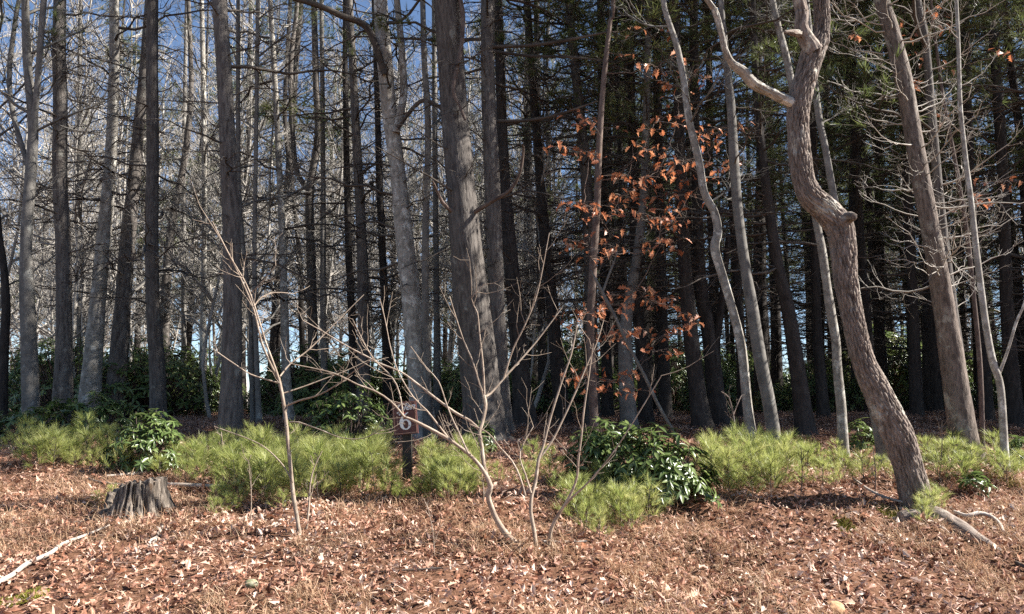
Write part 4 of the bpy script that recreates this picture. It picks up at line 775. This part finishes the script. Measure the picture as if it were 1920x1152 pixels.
# ------------------------------------------------------------------ dead wood on the ground
def stick(name, label, pts, mat, lift=.01, sides=10, cat='stick', amp=.1):
    P = np.array([hit(a, b) for a, b, _ in pts]); R = np.array([w * .5 * scale_at(p) for p, (_, _, w) in zip(P, pts)]); P[:, 2] += R * .6 + lift
    base = P[0].copy(); t = trunk_geo(P, R, sides, .04, amp, seed=int(pts[0][0] + 3)); s = Geo(); n = sides
    o = obj(name, local(t, base).mesh(name, mat)); o.location = base; return tag(o, label, cat)
stick('fallen_stick', 'long pale fallen stick in the lower left corner', [(-30, 1120, 10), (20, 1092, 9), (48, 1072, 9), (92, 1050, 8), (118, 1032, 7), (165, 1012, 5), (205, 994, 3)], M_WOOD, .035)
stick('fallen_stick', 'short grey stick lying below the stump', [(277, 1050, 6), (290, 1020, 6), (307, 985, 5)], M_WOOD)
stick('fallen_stick', 'straight pale fallen stick just right of the stump top', [(285, 917, 8), (340, 918, 8), (420, 920, 6)], M_WOOD, .03)
stick('fallen_stick', 'thin dark fallen stick behind the left of the stump', [(165, 906, 5), (190, 913, 5), (240, 917, 4)], M_TWIG, .03)
stick('fallen_stick', 'pale fallen stick between the stump and the left bush', [(200, 900, 5), (255, 896, 6), (300, 890, 5)], M_WOOD, .03)
stick('fallen_stick', 'thin fallen stick in the foreground below the tan bush', [(700, 1078, 4), (760, 1074, 4), (830, 1070, 3)], M_TWIG)
stick('fallen_stick', 'short fallen twig touching the tan bush foot on its right', [(1020, 1022, 5), (1060, 1021, 4), (1100, 1019, 3)], M_WOOD)
stick('fallen_branch', 'grey fallen branch resting against the left of the leaning oak foot', [(1600, 908, 4), (1630, 930, 5), (1660, 945, 5), (1692, 953, 4), (1722, 957, 4)], M_WOOD, .05)
stick('fallen_stick', 'slim fallen stick near the right edge of the litter', [(1905, 1060, 7), (1925, 1070, 7), (1945, 1076, 6)], M_TWIG)
stick('arched_root', 'arched grey root looping over the litter right of the leaning oak', [(1790, 972, 7), (1815, 980, 8), (1835, 975, 8), (1858, 980, 7), (1875, 993, 6), (1882, 1008, 5)], M_WOOD, .04, cat='root')
stick('surface_root', 'thick dark root running from the leaning oak to lower right', [(1728, 965, 30), (1760, 982, 40), (1800, 1002, 38), (1840, 1020, 24), (1876, 1032, 8)], M_OAK, -.02, 22, 'root', .2)
stick('surface_root', 'narrow pale root beside the thick dark root of the leaning oak', [(1728, 975, 8), (1752, 985, 8), (1772, 997, 6), (1790, 1004, 4)], M_WOOD, .0, 10, 'root')
def log_piece():
    a, b = hit(1690, 985), hit(1722, 980); P = np.array([a, a * .65 + b * .35, a * .3 + b * .7, b]); P[:, 2] += .06; R = np.array([.058, .065, .063, .058])
    t = trunk_geo(P, R, 20, .02, .12, .006, 1.9, 77); e = empty('log_piece', a, 'short sawn log lying at the foot of the leaning oak', 'log'); obj('bark', local(t, a).mesh('log_bark', M_OAK), e)
    g = Geo(); d = unit(b - a)
    for nm, c, s in (('cut_face', P[-1] + d * .003, 1), ('cut_face', P[0] - d * .003, -1)):
        g = Geo(); th = np.arange(20) * 2 * math.pi / 20; u = unit(np.cross(d, [0, 0, 1.0])); w = np.cross(u, d); rim = c + .056 * (np.cos(th)[:, None] * u + np.sin(th)[:, None] * w); inn = c + d * s * .004 + .03 * (np.cos(th)[:, None] * u + np.sin(th)[:, None] * w)
        k = np.arange(20); j = (k + 1) % 20; g.add(np.vstack([rim, inn, [c + d * s * .005]]), np.stack([k, j, 20 + j, 20 + k], -1)); g.f.append(np.stack([20 + k, 20 + j, np.full(20, 40)], -1)); g.m.append(np.zeros(20, np.int32)); obj(nm, local(g, a).mesh(nm, M_WOOD), e)
log_piece()
def snag():
    b = hit(312, 880); P = np.array([b - [0, 0, .05], b + [.0, 0, .06], b + [.03, .01, .14], b + [.05, .01, .19]]); t = trunk_geo(P, np.array([.05, .04, .03, .012]), 12, .02, .25, .01, 1.9, 33)
    o = obj('broken_snag', local(t, b).mesh('broken_snag', M_PTWIG)); o.location = b; tag(o, 'small pale broken snag poking up right of the left bush', 'snag')
snag()
def rock(name, label, px, py, r, mat):
    b = hit(px, py); n, k = 18, 10; th = np.arange(n) * 2 * math.pi / n; V = []
    for i in range(k):
        ph = -math.pi / 2 + math.pi * (i + .5) / k; x, y, z = np.cos(ph) * np.cos(th), np.cos(ph) * np.sin(th), np.full(n, math.sin(ph)); q = .75 + .5 * fbm(x * 1.5 + px, y * 1.5, z * 1.5, 5, 3); V.append(np.stack([x * q, y * q * .8, z * q * .7], -1) * r)
    V = np.array(V); base = (np.arange(k - 1) * n)[:, None]; i = np.arange(n)[None]; j = (i + 1) % n; g = Geo(); g.add(V, np.stack([base + i, base + j, base + n + j, base + n + i], -1).reshape(-1, 4)); g.f.append(np.stack([(k - 1) * n + np.arange(n)], 0)); g.m.append(np.zeros(1, np.int32))
    o = obj(name, g.mesh(name, mat)); o.location = b + [0, 0, r * .3]; tag(o, label, 'rock')
M_ROCK = plain('mossy stone', (.13, .14, .06), .9, (.30, .28, .2), 30, .4)
rock('mossy_stone', 'small mossy round stone in the leaf litter below the stump', 471, 1100, .045, M_ROCK)
rock('brown_stone', 'rounded tan clod at the bottom edge right of centre', 1565, 1150, .07, plain('tan clod', (.30, .16, .08), .9, (.48, .30, .17), 40, .5))
def moss(px, py, r, label):
    b = hit(px, py); n = 260; a = U(0, 6.283, n); q = r * U(0, 1, n) ** .5; x, y = b[0] + np.cos(a) * q, b[1] + np.sin(a) * q; g = Geo(); tufts(g, np.stack([x, y, height(x, y) + .012], -1) - b, np.tile([0, 0, 1.0], (n, 1)), np.full(n, .03), 5, 0, .6, .2)
    o = obj('moss_patch', g.mesh('moss_patch', M_MOSS, False)); o.location = b; tag(o, label, 'moss', kind='stuff')
moss(45, 1128, .14, 'yellow green moss patch in the lower left corner'); moss(1585, 995, .09, 'yellow moss patch left of the dead grass mound'); moss(1665, 965, .10, 'yellow moss patch beside the sawn log'); moss(1890, 900, .16, 'dark moss mound at the foot of the pale slender tree')

# ------------------------------------------------------------------ stump
def stump():
    b = hit(252, 972); b[0] *= (b[1] + .2) / b[1]; b[1] += .2; b[2] = float(height(b[0], b[1])); n, k = 220, 26; th = np.arange(n) * 2 * math.pi / n; c, s = np.cos(th), np.sin(th)
    groove = fbm(c * 5 + 3, s * 5, 0, 71, 3); fine = noise3(c * 17, s * 17, 0, 75); big_ = noise3(c * 1.6, s * 1.6, 0, 78)
    H = .295 + .035 * (fbm(c * 4, s * 4, 9, 72, 3) - .5) * 2 + .05 * (noise3(c * 9, s * 9, 3, 73) - .5) + .02 * c
    ang = np.angle(np.exp(1j * (th - math.radians(222)))); notch = np.exp(-(ang / .42) ** 4); H = H * (1 - .8 * notch)
    left = np.exp(-(np.angle(np.exp(1j * (th - math.radians(180)))) / .6) ** 2); H = H - .05 * left
    V = []
    for i in range(k):
        t = i / (k - 1); z = t * H; flare = 1 + .45 * (1 - t) ** 2.0 * (.4 + 1.2 * big_); gv = fbm(c * 7.5 + 3, s * 7.5, t * .6, 71, 3)
        r = .205 * flare + (.045 - np.exp(-(np.abs(gv - .47) / .07) ** 2) * .085) * (1.1 - .3 * t) + (noise3(c * 20, s * 20, t * 1.5, 75) - .5) * .03 + (big_ - .5) * .06; V.append(np.stack([r * c, r * s * .9, z - .04 * (1 - t)], -1))
    top = V[-1]
    for q, dz in ((.86, -.004), (.80, -.02), (.72, -.09), (.62, -.16), (.4, -.20), (.05, -.20)):
        w = top * [q, q, 1]; w[:, 2] = np.maximum(top[:, 2] + dz * (.7 + .6 * fine), .02) if dz > -.12 else np.maximum(.295 + dz, .02) + .02 * fine; w[:, 2] = np.minimum(w[:, 2], top[:, 2] + .0); V.append(w)
    V = np.array(V); K = len(V); base = (np.arange(K - 1) * n)[:, None]; i = np.arange(n)[None]; j = (i + 1) % n
    zz = np.broadcast_to(V[..., 2:3], V[..., 2:3].shape); B = np.concatenate([V[..., :2] * 1.0, zz], -1); g = Geo(); g.add(V, np.stack([base + i, base + j, base + n + j, base + n + i], -1).reshape(-1, 4), 0, .5, B)
    e = empty('tree_stump', b, 'weathered grey hollow tree stump on the litter at left', 'stump'); obj('shell', g.mesh('stump_shell', M_STUMP), e)
    for (a, l, w) in ((250, .30, .03), (290, .26, .035), (205, .34, .03), (330, .22, .03)):
        a = math.radians(a); d = np.array([math.cos(a), math.sin(a), 0]); P = [d * .2 + [0, 0, .06]]
        for q in (.5, 1): x, y = b[0] + d[0] * (.2 + l * q), b[1] + d[1] * (.2 + l * q); P.append(np.array([d[0] * (.2 + l * q), d[1] * (.2 + l * q), float(height(x, y)) - b[2] - .01]))
        obj('root', trunk_geo(np.array(P), np.array([w * 1.3, w, w * .3]), 12, .03, .2, .004, 1.9, int(a * 10)).mesh('stump_root', M_STUMP), e)
stump()

# ------------------------------------------------------------------ sign
def sign():
    b = hit(760, 905); Yd = b[1]; s = scale_at(at(760, 785, Yd)); e = empty('trail_sign', b, 'small brown sign with a white 6 on a black post', 'sign')
    M_PANEL = plain('brown sign paint', (.085, .03, .027), .5, (.105, .04, .034), 30); M_EDGE = plain('tan line paint', (.42, .24, .17), .6); M_WHITE = plain('white sign paint', (.78, .77, .74), .5); M_REDP = plain('red paint', (.62, .05, .035), .5); M_POST = plain('black post paint', (.018, .016, .015), .65, (.035, .03, .028), 40, .3)
    ctr = at(759.5, 784, Yd - .03); roll = math.radians(5.5); tx = Matrix.Translation(Vector(ctr - b)) @ Matrix.Rotation(math.radians(-6), 4, 'Z') @ Matrix.Rotation(-roll, 4, 'Y') @ Matrix.Rotation(math.radians(90), 4, 'X')
    W, Hh = 46 * s, 61 * s                         # local frame: x right, y up, z toward the viewer
    def box(g, x0, x1, y0, y1, z0, z1, bev=.0):
        v = [(x, y, z) for z in (z0, z1) for x, y in ((x0, y0), (x1, y0), (x1, y1), (x0, y1))]
        if bev: v = [(x, y, z) for z, o in ((z0, 0), (z1 - bev, 0), (z1, bev)) for x, y in ((x0 + o, y0 + o), (x1 - o, y0 + o), (x1 - o, y1 - o), (x0 + o, y1 - o))]
        f = [(3, 2, 1, 0)]; L = len(v) // 4
        for q in range(L - 1): f += [(q * 4 + i, q * 4 + (i + 1) % 4, q * 4 + 4 + (i + 1) % 4, q * 4 + 4 + i) for i in range(4)]
        f.append(tuple(range(L * 4 - 4, L * 4))); g.add(v, f)
    g = Geo(); box(g, -W / 2, W / 2, -Hh / 2, Hh / 2, -.012, .010, .003); panel = obj('panel', g.mesh('sign_panel', M_PANEL, False), e, tx)
    g = Geo(); m, t = .010, .006
    box(g, -W / 2 + m, W / 2 - m, Hh / 2 - m - t, Hh / 2 - m, .010, .0125); box(g, -W / 2 + m, W / 2 - m, -Hh / 2 + m, -Hh / 2 + m + t, .010, .0125)
    box(g, -W / 2 + m, -W / 2 + m + t, -Hh / 2 + m + t, Hh / 2 - m - t, .010, .0125); box(g, W / 2 - m - t, W / 2 - m, -Hh / 2 + m + t, Hh / 2 - m - t, .010, .0125); obj('border', g.mesh('sign_border', M_EDGE, False), panel)
    def text(name, body, size, x, y, mat, shear=0, rot=0, bold=.0):
        cu = bpy.data.curves.new(name, 'FONT'); cu.body = body; cu.size = size; cu.shear = shear; cu.extrude = .001; cu.offset = bold; cu.align_x = 'CENTER'; o = bpy.data.objects.new(name, cu); COL.objects.link(o); bpy.context.view_layer.update()
        me = bpy.data.meshes.new_from_object(o.evaluated_get(bpy.context.evaluated_depsgraph_get())); bpy.data.objects.remove(o); me.materials.clear(); me.materials.append(mat)
        obj(name, me, panel, Matrix.Translation((x, y, .0125)) @ Matrix.Rotation(rot, 4, 'Z'))
    text('lettering', 'Glen', .098, .012, Hh * .24, M_WHITE, .45, .02, .0012); text('lettering', 'THE', .022, .035, Hh * .385, M_WHITE); text('lettering', 'Le', .05, -W * .26, Hh * .13, M_WHITE, .4, -.75)
    # numeral: a ring with thick sides and a tapering arm rising from its left
    n = 40; th = np.arange(n) * 2 * math.pi / n; cx, cy = .004, -Hh * .20; o_ = np.stack([cx + .057 * np.cos(th), cy + .052 * np.sin(th)], -1); i_ = np.stack([cx + .002 + .028 * np.cos(th), cy + .041 * np.sin(th)], -1)
    g = Geo(); zt, zb = np.full((n, 1), .0145), np.full((n, 1), .0101); k = np.arange(n); j = (k + 1) % n
    g.add(np.vstack([np.hstack([o_, zt]), np.hstack([i_, zt]), np.hstack([o_, zb]), np.hstack([i_, zb])]), np.vstack([np.stack([k, j, n + j, n + k], -1), np.stack([2 * n + k, 2 * n + j, j, k], -1), np.stack([n + k, n + j, 3 * n + j, 3 * n + k], -1)]))
    q = np.linspace(0, 1, 14); a0 = np.array([cx - .044, cy + .005]); a1 = np.array([cx - .048, cy + .085]); a2 = np.array([cx + .035, cy + .118]); c_ = (1 - q[:, None]) ** 2 * a0 + 2 * (q * (1 - q))[:, None] * a1 + (q ** 2)[:, None] * a2; d = np.gradient(c_, axis=0); d /= np.linalg.norm(d, axis=1, keepdims=True); nn = np.stack([-d[:, 1], d[:, 0]], -1); w = (.016 * (1 - q) + .004)[:, None]
    A, Bq = c_ + nn * w, c_ - nn * w; zc = np.full((14, 1), .0143); r = np.arange(13); g.add(np.vstack([np.hstack([A, zc]), np.hstack([Bq, zc])]), np.stack([r, 14 + r, 15 + r, r + 1], -1)); obj('numeral', g.mesh('numeral', M_WHITE, False), panel)
    g = Geo(); n = 20; th = np.arange(n) * 2 * math.pi / n; rr = .013 + .007 * np.where(np.arange(n) % 4 == 0, 1, np.where(np.arange(n) % 4 == 2, -.4, .1)); g.add(np.vstack([np.stack([-.006 + rr * np.cos(th + .4), Hh * .135 + rr * 1.15 * np.sin(th + .4), np.full(n, .0135)], -1), [[-.006, Hh * .135, .0145]]]), np.stack([np.arange(n), (np.arange(n) + 1) % n, np.full(n, n)], -1)); obj('emblem', g.mesh('emblem', M_REDP, False), panel)
    hw = 8.5 * s; g = Geo(); top = float(ctr[2] - b[2]) - Hh * .30
    box(g, -hw, hw, -.045 - hw * 2, -.045, -.15, top); g.v[-1] = g.v[-1] * [1, -1, 1]; g.v[-1][:, 1] -= .01
    for i, v in enumerate(g.v[-1]): g.v[-1][i, 0] += .012 - .012 * (v[2] / top)
    obj('post', g.mesh('sign_post', M_POST, False), e)
sign()
